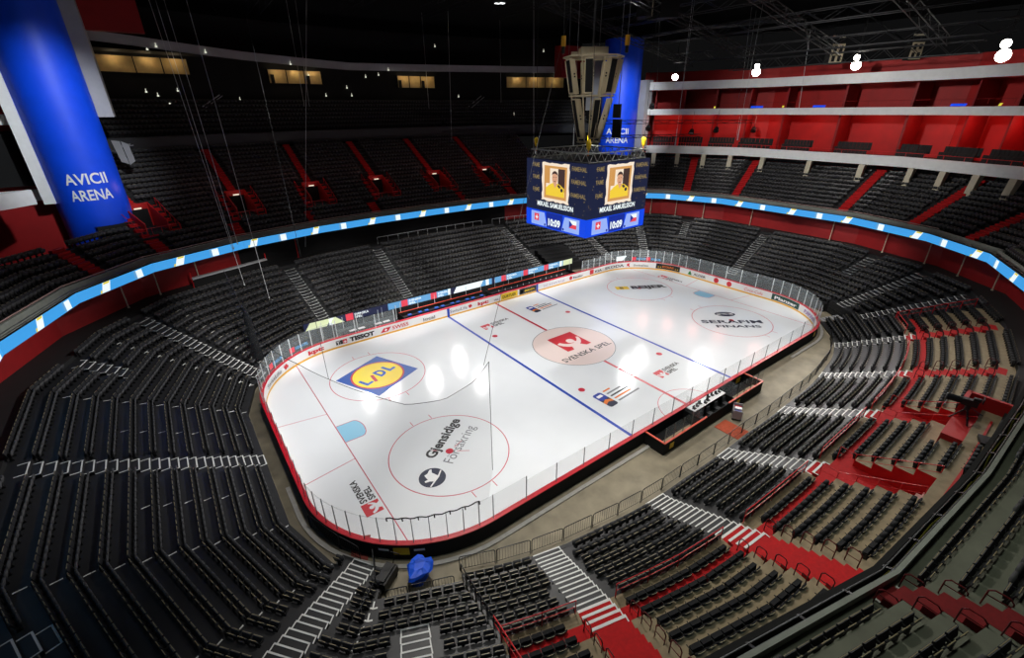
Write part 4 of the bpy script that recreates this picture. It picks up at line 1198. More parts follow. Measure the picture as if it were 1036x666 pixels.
# ------------------------------------------------------------------ balconies of the right and left ends
def balcony(es,side,tag_):
    lv=[(15.75,17.05,1.62),(22.1,23.1,2.0),(26.3,27.6,2.0)]
    for li,(za,zb,t_) in enumerate(lv):
        b=MB()
        for e0,e1 in es:
            b.hexa([P3(e0,t_,za),P3(e1,t_,za),P3(e1,t_+.03,za),P3(e0,t_+.03,za),P3(e0,t_,zb),P3(e1,t_,zb),P3(e1,t_+.03,zb),P3(e0,t_+.03,zb)][:4]+[P3(e0,t_,zb),P3(e1,t_,zb),P3(e1,t_+.03,zb),P3(e0,t_+.03,zb)])
        struct(b.build('trim_balcony_front',M_white))
        b=MB()
        for e0,e1 in es:
            b.face([P3(e0,t_,za+.05),P3(e1,t_,za+.05),P3(e1,2.9,za+.05),P3(e0,2.9,za+.05)],0)
            b.face([P3(e0,t_,za+.5),P3(e1,t_,za+.5),P3(e1,2.9,za+.5),P3(e0,2.9,za+.5)],1)
        struct(b.build('balcony_floor',[M_redwall,M_upper]))
    b=MB()
    for e0,e1 in es: b.face([P3(e0,2.62,14.),P3(e1,2.62,14.),P3(e1,2.62,29.6),P3(e0,2.62,29.6)][::-1])
    struct(b.build('wall_'+side,M_redwall))
RE=[(2.33,2.0),(2.0,1.0),(1.0,0.0),(25.999,25.0),(25.0,24.0)]
balcony([(b_,a_) for a_,b_ in RE],'right','right')
LE=[(11.32,12.0),(12.0,13.0),(13.0,14.0)]
balcony(LE,'left','left')
# partition fins and dark boxes of the right end suites
for s in (2.2,1.85,1.5,1.15,.85,.5,.15,25.8,25.5,25.2):
    b=MB()
    for za,zb in ((16.2,22.1),(22.9,26.3)):
        b.hexa([P3(s,2.2,za),P3((s+.012)%NS,2.2,za),P3((s+.012)%NS,2.6,za),P3(s,2.6,za),P3(s,2.2,zb),P3((s+.012)%NS,2.2,zb),P3((s+.012)%NS,2.6,zb),P3(s,2.6,zb)])
    struct(b.build('wall_partition',M_redpaint))
# dark chairs rows behind the balcony fronts and red rails
k_=0
for za,row in ((16.7,'lower'),(23.1,'upper')):
    t=railing('balcony_rail',[P3(s%NS,(1.64 if row=='lower' else 2.01),za+.3) for s in np.linspace(26.0+2.3,24.2,24)],.55,1,M_redbright if row=='lower' else M_redpaint,'thin red rail on the %s white balcony of the right end'%row,'railing')
for i,s in enumerate([2.05,1.72,1.35,1.0,.68,.34,.0,25.65,25.3]):
    e=int(s); L=edge_dir(e,2.2)[1]
    t=thing('balcony_bench','','bench',group='dark seat rows on the right balcony'); t['label']='dark row of joined seats on the lower right balcony, %s from the blue column'%ordn(i)
    b=MB()
    for q in range(9):
        sa=s+(q-4.5)*.52/L; sb_=s+(q-4.5)*.52/L+.46/L
        b.hexa([P3(sa,1.86,16.7),P3(sb_,1.86,16.7),P3(sb_,1.87,16.7),P3(sa,1.87,16.7),P3(sa,1.865,17.75),P3(sb_,1.865,17.75),P3(sb_,1.875,17.75),P3(sa,1.875,17.75)])
    b.build('backrest',M_riser,t)
    b=MB()
    for q in range(9):
        sa=s+(q-4.5)*.52/L; sb_=s+(q-4.5)*.52/L+.46/L
        b.hexa([P3(sa,1.95,17.3),P3(sb_,1.95,17.3),P3(sb_,1.96,17.3),P3(sa,1.96,17.3),P3(sa,1.955,18.4),P3(sb_,1.955,18.4),P3(sb_,1.965,18.4),P3(sa,1.965,18.4)])
    b.build('rear_backrest',M_riser,t)
    b=MB(); b.hexa([P3(s-4.5*.52/L,1.83,16.3),P3(s+4.5*.52/L,1.83,16.3),P3(s+4.5*.52/L,1.87,16.3),P3(s-4.5*.52/L,1.87,16.3),P3(s-4.5*.52/L,1.83,16.75),P3(s+4.5*.52/L,1.83,16.75),P3(s+4.5*.52/L,1.87,16.75),P3(s-4.5*.52/L,1.87,16.75)]); b.build('seat',M_riser,t)
# small blue and yellow lit screens on the upper balcony
for i,(s,m,n_) in enumerate(((1.05,E_sblue,'blue'),(.62,E_sblue,'blue'),(.85,E_yel,'yellow'),(25.85,E_sblue,'blue'),(25.55,E_yel,'yellow'),(1.5,E_yel,'yellow'))):
    L=edge_dir(int(s),2.)[1]; w=(.9 if n_=='blue' else .14)/L
    b=MB(); b.hexa([P3(s-w,2.03,23.15),P3(s+w,2.03,23.15),P3(s+w,2.035,23.15),P3(s-w,2.035,23.15),P3(s-w,2.05,23.45),P3(s+w,2.05,23.45),P3(s+w,2.055,23.45),P3(s-w,2.055,23.45)])
    tag(b.build('small_screen',m),'small %s lit panel on the upper right balcony, %s from the blue column'%(n_,ordn({1.5:0,1.05:1,.85:2,.62:3,25.85:4,25.55:5}[s])),'screen','small lit panels on the upper balcony')
# cream cantilever beams under the lowest right balcony
for i,s in enumerate((2.2,1.85,1.5,1.16,.85,.52,.2,25.88,25.58,25.3,25.02)):
    p=P2(s,1.63); q=P2(s,1.70)
    L=edge_dir(int(s),2.)[1]; d,_=edge_dir(int(s),2.)
    b=MB()
    P_=[(p,15.8),(q,15.8),(P2(s,1.63),13.1),(P2(s,1.60),13.1)]
    o0=[(x[0]-d[0]*.36,x[1]-d[1]*.36,z) for x,z in P_]; o1=[(x[0]+d[0]*.36,x[1]+d[1]*.36,z) for x,z in P_]
    b.hexa(o0+o1)
    o=b.build('cantilever_beam',M_cream); o['kind']='structure'
# dark columns: none. Stair towers with blue half columns -----------------------------------------
def column(cx,cy,r,za,zb,label,la,lw):
    t=thing('blue_column',label,'column',(cx,cy,0))
    b=MB(); n=128
    pa=[(r*math.cos(2*PI*i/n),r*math.sin(2*PI*i/n)) for i in range(n)]
    b.prism(pa,za,zb); b.build('shaft',M_blue,t,False)
    for body,z,h in (('AVICII',0,1.0),('ARENA',-1.55,1.0)):
        w=lw
        def fn(x,y,z=z):
            a=la+ (x-w/2)/r; return ((r+.03)*math.cos(a),(r+.03)*math.sin(a),lz+z+y)
        text_part(body,M_purewhite,t,fn,width=w,height=h,bold=.02)
    return t
# left column
lz=17.0
column(-37.9,34.3,2.95,9.8,45,'tall blue column with white lettering at the far-left corner',math.radians(-82),3.4)
lz=18.9
column(42.9,34.2,3.45,9.8,34.5,'blue column with white lettering behind the scoreboard',math.atan2(CAM[1]-34.2,CAM[0]-42.9)+.0,4.4)
b=MB(); b.box((-34.5,38.,33.),(1.6,6.,20.)); struct(b.build('wall_pilaster_left',M_grey))
b=MB(); b.box((-31.3,40.,37.2),(5.2,1.,12.)); struct(b.build('wall_tower_left',M_redpaint))
b=MB(); b.box((46.6,32.0,21.5),(1.9,3.,13.)); struct(b.build('wall_pilaster_right',M_grey))
# frame at the left edge of the picture
b=MB(); b.box((-41.0,33.4,23.),(.9,1.2,15.5)); b.box((-46.,34.2,16.05),(10.5,.9,1.0)); b.box((-46.,34.2,22.9),(10.5,.9,.9)); b.box((-46.,34.2,28.2),(10.5,.9,1.2))
struct(b.build('trim_frame_left',M_white))
b=MB(); b.box((-46.,35.4,19.4),(9.6,.3,6.2),0); b.box((-46.,35.4,25.4),(9.6,.3,5.0)); struct(b.build('wall_left_panel',M_redpaint))
b=MB(); b.box((-45.6,34.9,19.4),(8.2,.5,5.0)); b.build('wall_left_opening',M_blackmatt)['kind']='structure'
b=MB(); b.box((-46.,35.,12.6),(11.5,1.,6.0)); struct(b.build('wall_left_base',M_redpaint))
# red and pale blocks left of the far column
b=MB(); b.box((38.6,42.5,31.3),(8.6,2.,5.2)); struct(b.build('wall_tower_far',M_redpaint))
b=MB(); b.box((42.6,41.0,28.5),(2.0,2.,11.)); struct(b.build('wall_pilaster_far',M_grey))

# ------------------------------------------------------------------ scoreboard
SBX,SBY,SBH,SBZ,SBT,SEAM=.33,-.16,3.95,13.2,19.25,14.75
sb=thing('scoreboard','four-sided hanging scoreboard with portraits on dark screens above a blue clock band','scoreboard',(SBX,SBY,0),math.radians(1.45))
b=MB(); b.box((0,0,(SBZ+SBT)/2),(2*SBH-.1,2*SBH-.1,SBT-SBZ-.05)); b.build('housing',M_blackmatt,sb)
for fi_ in range(4):
    # faces: 0 = -y, 1 = -x, 2 = +y, 3 = +x ; right-reading from outside
    a=[0,-PI/2,PI,PI/2][fi_]; ca,sa=math.cos(a),math.sin(a)
    def F(x,z,o=0.,ca=ca,sa=sa): 
        X,Y=x,-(SBH+o); return (ca*X-sa*Y,sa*X+ca*Y,z)
    def fq(name,x0,x1,z0,z1,m,o,par): 
        b=MB(); b.face([F(x0,z0,o),F(x1,z0,o),F(x1,z1,o),F(x0,z1,o)]); return b.build(name,m,par)
    scn=fq('upper_screen',-SBH,SBH,SEAM,SBT,E_navy,0.,sb)
    low=fq('lower_screen',-SBH,SBH,SBZ,SEAM,E_sblue,0.,sb)
    def poly(name,pts,m,o,par): 
        b=MB(); b.face([F(x,z,o) for x,z in pts]); return b.build(name,m,par)
    zc=17.15
    # repeated gold words and pale dots on the dark screen
    for r_,z in enumerate((18.6,17.55,16.45)):
        for x in (-3.0,2.0): text_part('FAME' if r_%2==0 else 'FAME',E_gold,scn,(lambda x0,z0:(lambda X,Y:F(x0+X,z0+Y,.012)))(x,z),width=.9,height=.36,bold=.02)
        text_part('HAL',E_gold,scn,(lambda x0,z0:(lambda X,Y:F(x0+X,z0+Y,.012)))(2.95,z),width=.8,height=.36,bold=.02)
    b=MB(); rr=random.Random(5)
    for _ in range(26):
        x=rr.uniform(-3.8,-2.2) if rr.random()<.6 else rr.uniform(2.2,3.8); z=rr.uniform(15,19); b.face([F(x-.05,z,.01),F(x+.05,z,.01),F(x,z+.1,.01)])
    b.build('dots',E_gold,scn)
    # framed portrait of a person in a yellow shirt
    rr=random.Random(9); fr=[]
    for x,z in [(x,19.05) for x in np.linspace(-1.75,1.75,12)]+[(1.75,z) for z in np.linspace(18.8,15.95,9)]+[(x,15.75) for x in np.linspace(1.75,-1.75,12)]+[(-1.75,z) for z in np.linspace(15.95,18.8,9)]:
        fr.append((x+rr.uniform(-.07,.07),z+rr.uniform(-.06,.06)))
    poly('portrait_frame',fr[::-1],E_frame,.014,scn)
    poly('portrait_mat',[(-1.45,16.0),(1.45,16.0),(1.45,18.8),(-1.45,18.8)],E_tan,.018,scn)
    poly('portrait_ground',[(-1.2,16.25),(1.2,16.25),(1.2,18.6),(-1.2,18.6)],E_frame,.022,scn)
    poly('portrait_ground',[(.35,16.7),(1.2,16.7),(1.2,18.6),(.35,18.6)],E_dark,.024,scn)
    poly('portrait_ground',[(-1.2,17.3),(-.7,17.3),(-.7,18.6),(-1.2,18.6)],E_tan,.024,scn)
    poly('portrait_shirt',[(-1.2,16.25),(1.2,16.25),(1.15,17.0),(.6,17.3),(.2,17.38),(-.3,17.38),(-.75,17.2),(-1.2,16.9)],E_shirt,.028,scn)
    poly('portrait_collar',[(-.25,17.38),(.0,16.95),(.3,17.38)],E_skin,.031,scn)
    poly('portrait_collar',[(.25,17.2),(.55,16.95),(.75,17.1),(.5,17.3)],E_dark,.031,scn)
    poly('portrait_head',[(-.05+.36*math.cos(t),17.8+.5*math.sin(t)) for t in np.linspace(0,2*PI,22)[:-1]],E_skin,.031,scn)
    poly('portrait_hair',[(-.05+.40*math.cos(t),17.98+.42*math.sin(t)) for t in np.linspace(-.05,PI+.05,14)]+[(-.38,18.1),(-.1,18.18),(.24,18.12)],E_hair,.034,scn)
    poly('portrait_badge',[(.85+.16*math.cos(t),16.85+.16*math.sin(t)) for t in np.linspace(0,2*PI,14)[:-1]],E_navy,.031,scn)
    b=MB()
    for ex in (-.2,.1): b.face([F(ex-.07,17.86,.036),F(ex+.07,17.86,.036),F(ex+.07,17.9,.036),F(ex-.07,17.9,.036)])
    b.face([F(-.2,17.55,.036),F(.1,17.55,.036),F(.06,17.5,.036),F(-.16,17.5,.036)][::-1]); b.build('portrait_features',E_dark,scn)
    text_part('MIKAEL SAMUELSSON',E_white,scn,lambda X,Y:F(-2.35+X,15.2+Y,.016),width=4.7,height=.4,bold=.03)
    # lower band
    poly('band_panel',[(-3.75,13.35),(-1.0,13.35),(-1.35,14.6),(-3.75,14.6)],E_lilac,.01,low)
    poly('band_panel',[(1.0,13.35),(3.2,13.35),(3.2,14.6),(1.35,14.6)],E_lilac,.01,low)
    poly('clock_panel',[(-1.0,13.3),(1.0,13.3),(1.1,14.7),(-1.1,14.7)],E_dblue,.012,low)
    text_part('10:09',E_white,low,lambda X,Y:F(-.8+X,13.55+Y,.016),width=1.6,height=.6,bold=.04)
    poly('band_side',[(-3.95,13.3),(-3.2,13.3),(-3.2,14.65),(-3.95,14.65)],E_sblue,.013,low)
    fq('team_mark',-2.75,-2.1,13.75,14.4,E_red,.016,low); text_part('+',E_white,low,lambda X,Y:F(-2.6+X,13.8+Y,.02),width=.38,height=.5,bold=.03)
    fq('flag',1.95,2.85,13.75,14.1,E_red,.016,low); fq('flag',1.95,2.85,14.1,14.45,E_white,.016,low); poly('flag',[(1.95,13.75),(2.38,14.1),(1.95,14.45)],E_dblue,.02,low)
    for x in (-1.25,1.2): poly('band_dot',[(x+.12*math.cos(t),13.5+.12*math.sin(t)) for t in np.linspace(0,2*PI,12)[:-1]],E_dblue,.02,low)
# truss on top
b=MB()
c4=[(-SBH+.3,-SBH+.3),(SBH-.3,-SBH+.3),(SBH-.3,SBH-.3),(-SBH+.3,SBH-.3)]
for i in range(4):
    (x0,y0),(x1,y1)=c4[i],c4[(i+1)%4]
    b.tube((x0,y0,20.0),(x1,y1,20.0),.06,6); b.tube((x0,y0,19.3),(x1,y1,19.3),.05,6)
    for k in range(8):
        p=Vector((x0,y0,0)).lerp(Vector((x1,y1,0)),k/8); q=Vector((x0,y0,0)).lerp(Vector((x1,y1,0)),(k+.5)/8); r_=Vector((x0,y0,0)).lerp(Vector((x1,y1,0)),(k+1)/8)
        b.tube((p.x,p.y,19.3),(q.x,q.y,20.),.035,5); b.tube((q.x,q.y,20.),(r_.x,r_.y,19.3),.035,5)
b.build('top_truss',mat('truss_pale',(170,172,166),.4,metal=.3),sb)
# yellow hoists and chains
CZ=40.
for i,(x,y) in enumerate(((-3.3,-3.3),(3.6,-3.3),(3.4,3.3),(-3.3,3.4))):
    t=thing('chain_hoist','yellow chain hoist above the %s corner of the scoreboard'%('near','right','far','left')[i],'hoist',(SBX+x,SBY+y,20.3)); t.scale=(.72,.72,.72)
    b=MB(); b.tube((0,0,.15),(0,0,.75),.22,10,0,.30); b.tube((0,0,.75),(0,0,.95),.30,10,0,.15); b.tube((0,0,-.1),(0,0,.15),.12,8,0,.22); b.build('motor_body',M_yellow,t)
    b=MB(); b.tube((0,0,.9),(0,0,26),.03,5); b.build('chain',M_dsteel,t)
    b=MB(); b.tube((0,0,-.7),(0,0,-.05),.05,6); b.build('hook',M_orange,t)

# ------------------------------------------------------------------ hanging loudspeaker cluster
spx,spy=.25,-.25
rig=thing('speaker_rig','beige ring frame carrying the hanging loudspeaker cluster above the scoreboard','rig',(spx,spy,0))
b=MB(); b.tube((0,0,20.3),(0,0,27.6),.08,8)
for z,r in ((27.2,2.5),(24.3,1.9),(20.6,1.0)):
    pts=[(r*math.cos(a),r*math.sin(a),z) for a in np.linspace(0,2*PI,9)]; b.path(pts,.07,6)
    for p in pts[:-1]: b.tube((0,0,z),p,.05,5)
for a in np.linspace(0,2*PI,9)[:-1]:
    c,s_=math.cos(a+.39),math.sin(a+.39); b.tube((2.4*c,2.4*s_,27.2),(1.85*c,1.85*s_,24.3),.05,5); b.tube((1.85*c,1.85*s_,24.3),(1.*c,1.*s_,20.6),.05,5)
b.prism([(1.9*math.cos(a),1.9*math.sin(a)) for a in np.linspace(.2,2.6,8)]+[(-.2,0)],27.2,27.6)
b.build('frame',M_beige,rig)
b=MB(); b.prism([(-2.3,-.9),(-.6,-2.2),(.4,-1.2),(-1.4,.4)],27.1,27.75); b.build('top_plate',M_beige,rig)
n_sp=0
for tier,(z0,z1,r0,r1,nn,hw) in enumerate(((24.45,27.0,1.95,2.45,7,.36),(20.9,24.1,1.05,1.85,5,.28))):
    for i in range(nn):
        a=2*PI*i/nn+(.2 if tier==0 else .45)
        t=thing('loudspeaker','','loudspeaker',(spx,spy,0),a-PI/2,'loudspeakers of the hanging cluster')
        t['label']='tall beige loudspeaker in the %s ring of the hanging cluster, %s anticlockwise'%(('upper','lower')[tier],ordn(i))
        def pt(x,d,f): r=r0+(r1-r0)*f; return (x,r+d,z0+(z1-z0)*f)
        b=MB(); b.hexa([pt(-hw*.8,-.55,0),pt(hw*.8,-.55,0),pt(hw,0,0),pt(-hw,0,0),pt(-hw*.8,-.55,1),pt(hw*.8,-.55,1),pt(hw,0,1),pt(-hw,0,1)]); b.build('cabinet',M_beige,t)
        b=MB(); b.hexa([pt(-hw*.82,0.0,.04),pt(hw*.82,0.0,.04),pt(hw*.82,.03,.04),pt(-hw*.82,.03,.04),pt(-hw*.82,0.0,.96),pt(hw*.82,0.0,.96),pt(hw*.82,.03,.96),pt(-hw*.82,.03,.96)]); b.build('grille',M_blackmatt,t)
        b=MB()
        for sg in (-1,1):
            for f in (.5,.58): 
                p=pt(sg*hw*.9,-.28,f); b.box(p,(.12,.12,.12))
        b.build('bracket',M_black,t)
b=MB()
for i,(x,y) in enumerate(((-2.0,1.6),(2.1,-1.7),(-.3,-.2),(.4,.6),(-1.7,1.2),(1.8,-1.3),(.1,-.5))): b.tube((spx+x,spy+y,27.4),(spx+x,spy+y,CZ),.022,5)
tag(b.build('suspension_cables',M_steel),'bundle of thin steel cables holding up the loudspeaker cluster','cable')
for i,(x,y) in enumerate(((-2.0,1.6),(2.1,-1.7))):
    t=thing('chain_hoist','yellow-orange hoist on the %s cable of the loudspeaker cluster'%('left','right')[i],'hoist',(spx+x,spy+y,27.9))
    b=MB(); b.tube((0,0,.1),(0,0,.85),.2,8); b.build('motor_body',mat('hoist_amber',(206,150,30),.5),t)
    b=MB(); b.tube((0,0,-.4),(0,0,.1),.14,8); b.build('motor_cap',M_black,t)
# mixed black speakers hanging lower right of the cluster
t=thing('subwoofer_stack','black loudspeaker stack hanging at the right of the beige cluster','loudspeaker',(spx+1.9,spy-1.5,21.0),.7)
b=MB(); b.box((0,0,.7),(.8,.8,1.5)); b.box((.1,.1,2.1),(.7,.7,1.1)); b.build('cabinet',M_blackmatt,t)
b=MB(); b.tube((0,0,2.6),(0,0,6.2),.03); b.build('cable',M_dsteel,t)

# ------------------------------------------------------------------ roof
b=MB(); 
rings=[(4.2,37.),(3.4,38.5),(2.4,40.),(1.2,41.5),(.2,42.5)]
for (ta,za),(tb,zb) in zip(rings[:-1],rings[1:]):
    for e in range(NS): b.face([P3(e,ta,za),P3(e+1,ta,za),P3(e+1,tb,zb),P3(e,tb,zb)])
b.face([P3(e,.2,42.5) for e in range(NS)])
struct(b.build('ceiling',M_roof))
def truss(a,b_,w,n,label,m=M_truss,name='roof_truss',r=.06,group='roof trusses'):
    b=MB(); b.truss(a,b_,w,n,r); o=b.build(name,m); tag(o,label,'truss',group); return o
trs=[((46,-20,31),(46,26,31)),((40,-24,33.5),(40,28,33.5)),((33,-26,35.5),(33,30,35.5)),((26,-26,37),(26,32,37)),((52,-14,29.6),(52,18,29.6)),((18,-24,37.5),(18,40,37.)),((8,-20,38),(8,44,37)),((-4,-10,38),(-4,46,36.5)),((-16,0,37.5),(-16,46,35.5))]
for i,(p,q) in enumerate(trs):
    truss(p,q,1.3,22,'dark roof truss running across the hall, %s from the right end wall'%ordn([1,2,3,4,0,5,6,7,8][i]))
for i,y in enumerate((-10,2,14,26)):
    truss((16,y,36.5),(52,y,30.5),1.0,18,'dark roof truss sloping down to the right end wall, %s from the near side'%ordn(i),group='sloping roof trusses')
# pale duct under the roof at the upper right
b=MB(); pts=[ray_at_dist(650,38,86),ray_at_dist(700,29,86),ray_at_dist(760,24,86),ray_at_dist(815,18,86)]
b.path(pts,.32,10); pts2=[ray_at_dist(815,18,86),ray_at_dist(818,50,86)]; b.path(pts2,.14,8)
tag(b.build('roof_duct',mat('duct_grey',(118,120,122),.4,noise=.1)),'pale grey duct under the black roof at the upper right','duct')
b=MB(); b.path([ray_at_dist(819,15,80),ray_at_dist(868,8,80),ray_at_dist(920,44,80)],.13,8)
tag(b.build('roof_pipe',M_steel),'bent pale pipe under the black roof between two small loudspeakers','pipe')
for i in range(7):
    y=rr.uniform(2,46); x=rr.uniform(690,1000)
    b=MB(); b.tube(ray_at_dist(x,y,78),ray_at_dist(x+rr.uniform(40,90),y-rr.uniform(2,7),76),.07,5)
    o=b.build('roof_conduit',M_truss); tag(o,'thin grey conduit in the dark roof above the right end wall','conduit','roof conduits'); 
# hanging front truss rows with lamps
def lighttruss(u0,v0,u1,v1,d0,d1,label,w=.5,n=26):
    p=ray_at_dist(u0,v0,d0); q=ray_at_dist(u1,v1,d1)
    return truss(p,q,w,n,label,M_black,'lighting_truss',.04,None),p,q
o,_,_=lighttruss(545,124,762,123,66,80,'upper black lighting truss in front of the blue column behind the scoreboard')
o,_,_=lighttruss(600,139,708,137,66,74,'lower black lighting truss just above the scoreboard',.4,16)
o,_,_=lighttruss(326,113,515,117,82,88,'long black lighting truss hanging before the dark upper tier',.45,30)
o,_,_=lighttruss(447,133,528,131,76,78,'short grey lighting truss left of the scoreboard',.3,12)
def spot(u,v,d,i,label,hang=6.,sz=.55,dark=True):
    x,y,z=ray_at_dist(u,v,d)
    t=thing('spotlight',label,'spotlight',(x,y,z),math.atan2(-y,-x)-PI/2)
    b=MB(); b.tube((0,-.1,.1),(0,.35,-.45),.16*sz/.55,10,0,.24*sz/.55); b.build('housing',M_blackmatt,t)
    b=MB(); b.tube((0,0,.1),(0,0,.8),.05,6); b.bar((-.25,0,.1),(.25,0,.1),.06,.1); b.build('yoke',M_black,t)
    b=MB(); b.tube((0,.36,-.46),(0,.365,-.47),.2*sz/.55,10); b.build('lens',M_steel,t)
    if hang: b=MB(); b.tube((0,0,.8),(0,0,hang),.025,5); b.build('pole',M_steel,t)
sp=[(656,128,78,'left of the others under the white balcony'),(660,106,79,'above the leftmost truss lamp'),(700,132,80,'first of the tall lamps along the right trusses'),(725,130,81,'second of the tall lamps along the right trusses'),(745,112,82,'third of the tall lamps along the right trusses'),(763,130,83,'fourth of the tall lamps along the right trusses'),(806,112,84,'fifth of the tall lamps along the right trusses'),(830,128,84,'sixth of the tall lamps along the right trusses'),(857,122,84,'seventh of the tall lamps along the right trusses'),(909,112,84,'eighth of the tall lamps, over the white balcony'),(944,112,84,'ninth of the tall lamps, over the white balcony'),
    (335,122,82,'under the left end of the long upper truss'),(396,123,84,'under the middle of the long upper truss'),(448,124,86,'right of the middle under the long upper truss'),(515,138,77,'at the right end of the short truss by the scoreboard'),(490,122,88,'under the right end of the long upper truss')]
for i,(u,v,d,l) in enumerate(sp): spot(u,v,d,i,'black stage lamp hanging '+l,3. if i<11 else 1.2,1.1)
# pale rods hanging in front
rods=[(683,147,78,0,'beside the hoist right of the scoreboard'),(746,142,78,0,'in front of the lower right balcony'),(580,148,70,0,'below the speaker cluster')]
for u,v,d,_,l in rods:
    x,y,z=ray_at_dist(u,v,d); b=MB(); b.tube((x,y,z),(x,y,z+2.6),.09,8,0,.05); b.tube((x,y,z+2.6),(x,y,38),.02,5); tag(b.build('hanging_rod',M_alu),'pale hanging rod '+l,'rod')

# dangling cables: (u,v at the bottom, u,v at the top, distance)
CAB=[(241,0,332,383,None,'net cable reaching the dip of the net left of the yellow disc'),(584,0,490,370,None,'net cable reaching the corner of the net beside the left blue line'),
     (144,0,247,287,62,'first cable from the left before the far-left stand'),(151,0,236,250,66,'second cable from the left before the far-left stand'),(160,0,240,245,66,'third cable from the left before the far-left stand'),(183,0,272,300,64,'fourth cable from the left before the far-left stand'),(310,0,309,250,68,'single cable before the third stair opening'),
     (286,0,308,108,80,'first cable of the pair at the left end of the long truss'),(296,0,313,108,80,'second cable of the pair at the left end of the long truss'),(424,0,434,110,84,'cable to the middle of the long truss'),(452,0,457,142,76,'thick cable at the left end of the short truss'),(505,0,507,104,88,'cable to the right end of the long truss'),(540,0,540,150,72,'cable just left of the scoreboard'),
     (703,0,688,110,80,'first cable right of the speaker cluster'),(668,22,664,108,78,'second cable right of the speaker cluster'),(770,0,745,140,80,'third cable right of the speaker cluster'),(764,0,750,92,80,'fourth cable right of the speaker cluster'),(820,50,808,112,84,'cable before the white balcony below the first small loudspeaker')]
for u0,v0,u1,v1,d,l in CAB:
    if d is None:
        if u1<400: q=bp(131.4,.2); p1=(q[0],q[1],11.93)
        else: q=bp(124.,.2); p1=(q[0],q[1],11.9)
        p0c=ray_at_dist(u0,v0-20,45)
    else:
        p1=ray_hit(u1,v1,.8); dd_=float(-((np.array(p1)-CAM)@ROT)[2]); p0c=ray_at_dist(u0,v0-20,dd_*.93)
        if p0c[2]>39: f_=(39-p1[2])/(p0c[2]-p1[2]); p0c=tuple(np.array(p1)+(np.array(p0c)-np.array(p1))*f_)
    b=MB(); b.tube(p0c,p1,.03 if d else .013,5)
    if d and u0<200: b.tube((p1[0],p1[1],p1[2]-.25),p1,.07,6)
    tag(b.build('hanging_cable',mat('cable_grey',(205,207,208),.5) if d else M_dsteel),'thin pale '+l,'cable')
# dark net bundle hanging at the far-left corner of the rink
x,y,z=P3(11.0,.12,0); 
b=MB(); N=10
for i in range(N):
    a0,a1=2*PI*i/N,2*PI*(i+1)/N
    for (z0,r0),(z1,r1) in (((1.2,.5),(3.,.4)),((3.,.4),(5.2,.3)),((5.2,.3),(7.,.12))):
        b.face([(x+r0*math.cos(a0),y+r0*math.sin(a0),z0),(x+r0*math.cos(a1),y+r0*math.sin(a1),z0),(x+r1*math.cos(a1),y+r1*math.sin(a1),z1),(x+r1*math.cos(a0),y+r1*math.sin(a0),z1)])
tag(b.build('gathered_net',MATS['black_net'],None,True),'gathered black net hanging like a column at the far-left corner of the rink','net')
# black masked block of seats at the far corner
blk=thing('cover_cloth','black cover cloth over a block of seats left of the far-right glass corner','cover')
b=MB(); 
for s0,s1,k_0,k_1 in ((4.55,5.25,1,6),):
    for k in range(k_0,k_1):
        b.hexa([P3(s0,tk(k),zk(k)),P3(s1,tk(k),zk(k)),P3(s1,tk(k+1),zk(k)),P3(s0,tk(k+1),zk(k)),P3(s0,tk(k),zk(k)+.95),P3(s1,tk(k),zk(k)+.95),P3(s1,tk(k+1),zk(k)+.97),P3(s0,tk(k+1),zk(k)+.97)])
b.build('cloth',M_blackmatt,blk)
# small hanging loudspeakers
def smallspk(u,v,d,label,w,h,rz,bar=True):
    x,y,z=ray_at_dist(u,v,d); t=thing('loudspeaker',label,'loudspeaker',(x,y,z),rz)
    b=MB(); b.box((0,0,0),(w,w*.8,h)); b.build('cabinet',M_blackmatt,t)
    b=MB(); b.box((0,-w*.42,0),(w*.96,.05,h*.96)); b.build('baffle',M_beige,t)
    b=MB()
    for sx in (-.22,.22):
        for sz in (-.24,.24): b.box((sx*w,-w*.46,sz*h),(w*.24,.03,h*.3))
    b.build('driver_opening',M_blackmatt,t)
    b=MB(); b.tube((-w*.3,0,h/2),(-w*.3,0,h/2+4),.03,5); b.tube((w*.3,0,h/2),(w*.3,0,h/2+4),.03,5); b.build('cable',M_dsteel,t)
    if bar: b=MB(); b.box((0,-.3,h/2+.9),(w*.9,.2,.25)); b.build('spreader_bar',M_cream,t)
smallspk(844,55,68,'small square beige loudspeaker hanging above the white balconies, left of two',1.8,2.6,-.75)
smallspk(924,52,66,'small square beige loudspeaker hanging above the white balconies, right of two',1.6,2.2,-.75)
smallspk(653,6,60,'large black loudspeaker with pale front at the top edge above the blue column',2.4,2.6,.6,False)
b=MB(); x,y,z=ray_at_dist(668,8,60); b.hexa([(x-1.2,y-1,z-1.3),(x+1.6,y-1.8,z-1.1),(x+1.8,y+.6,z-1.1),(x-1.,y+1.2,z-1.3),(x-1.2,y-1,z+1.3),(x+1.6,y-1.8,z+1.3),(x+1.8,y+.6,z+1.3),(x-1.,y+1.2,z+1.3)]); tag(b.build('speaker_case',M_blackmatt),'black case right of the large loudspeaker at the top edge','loudspeaker')

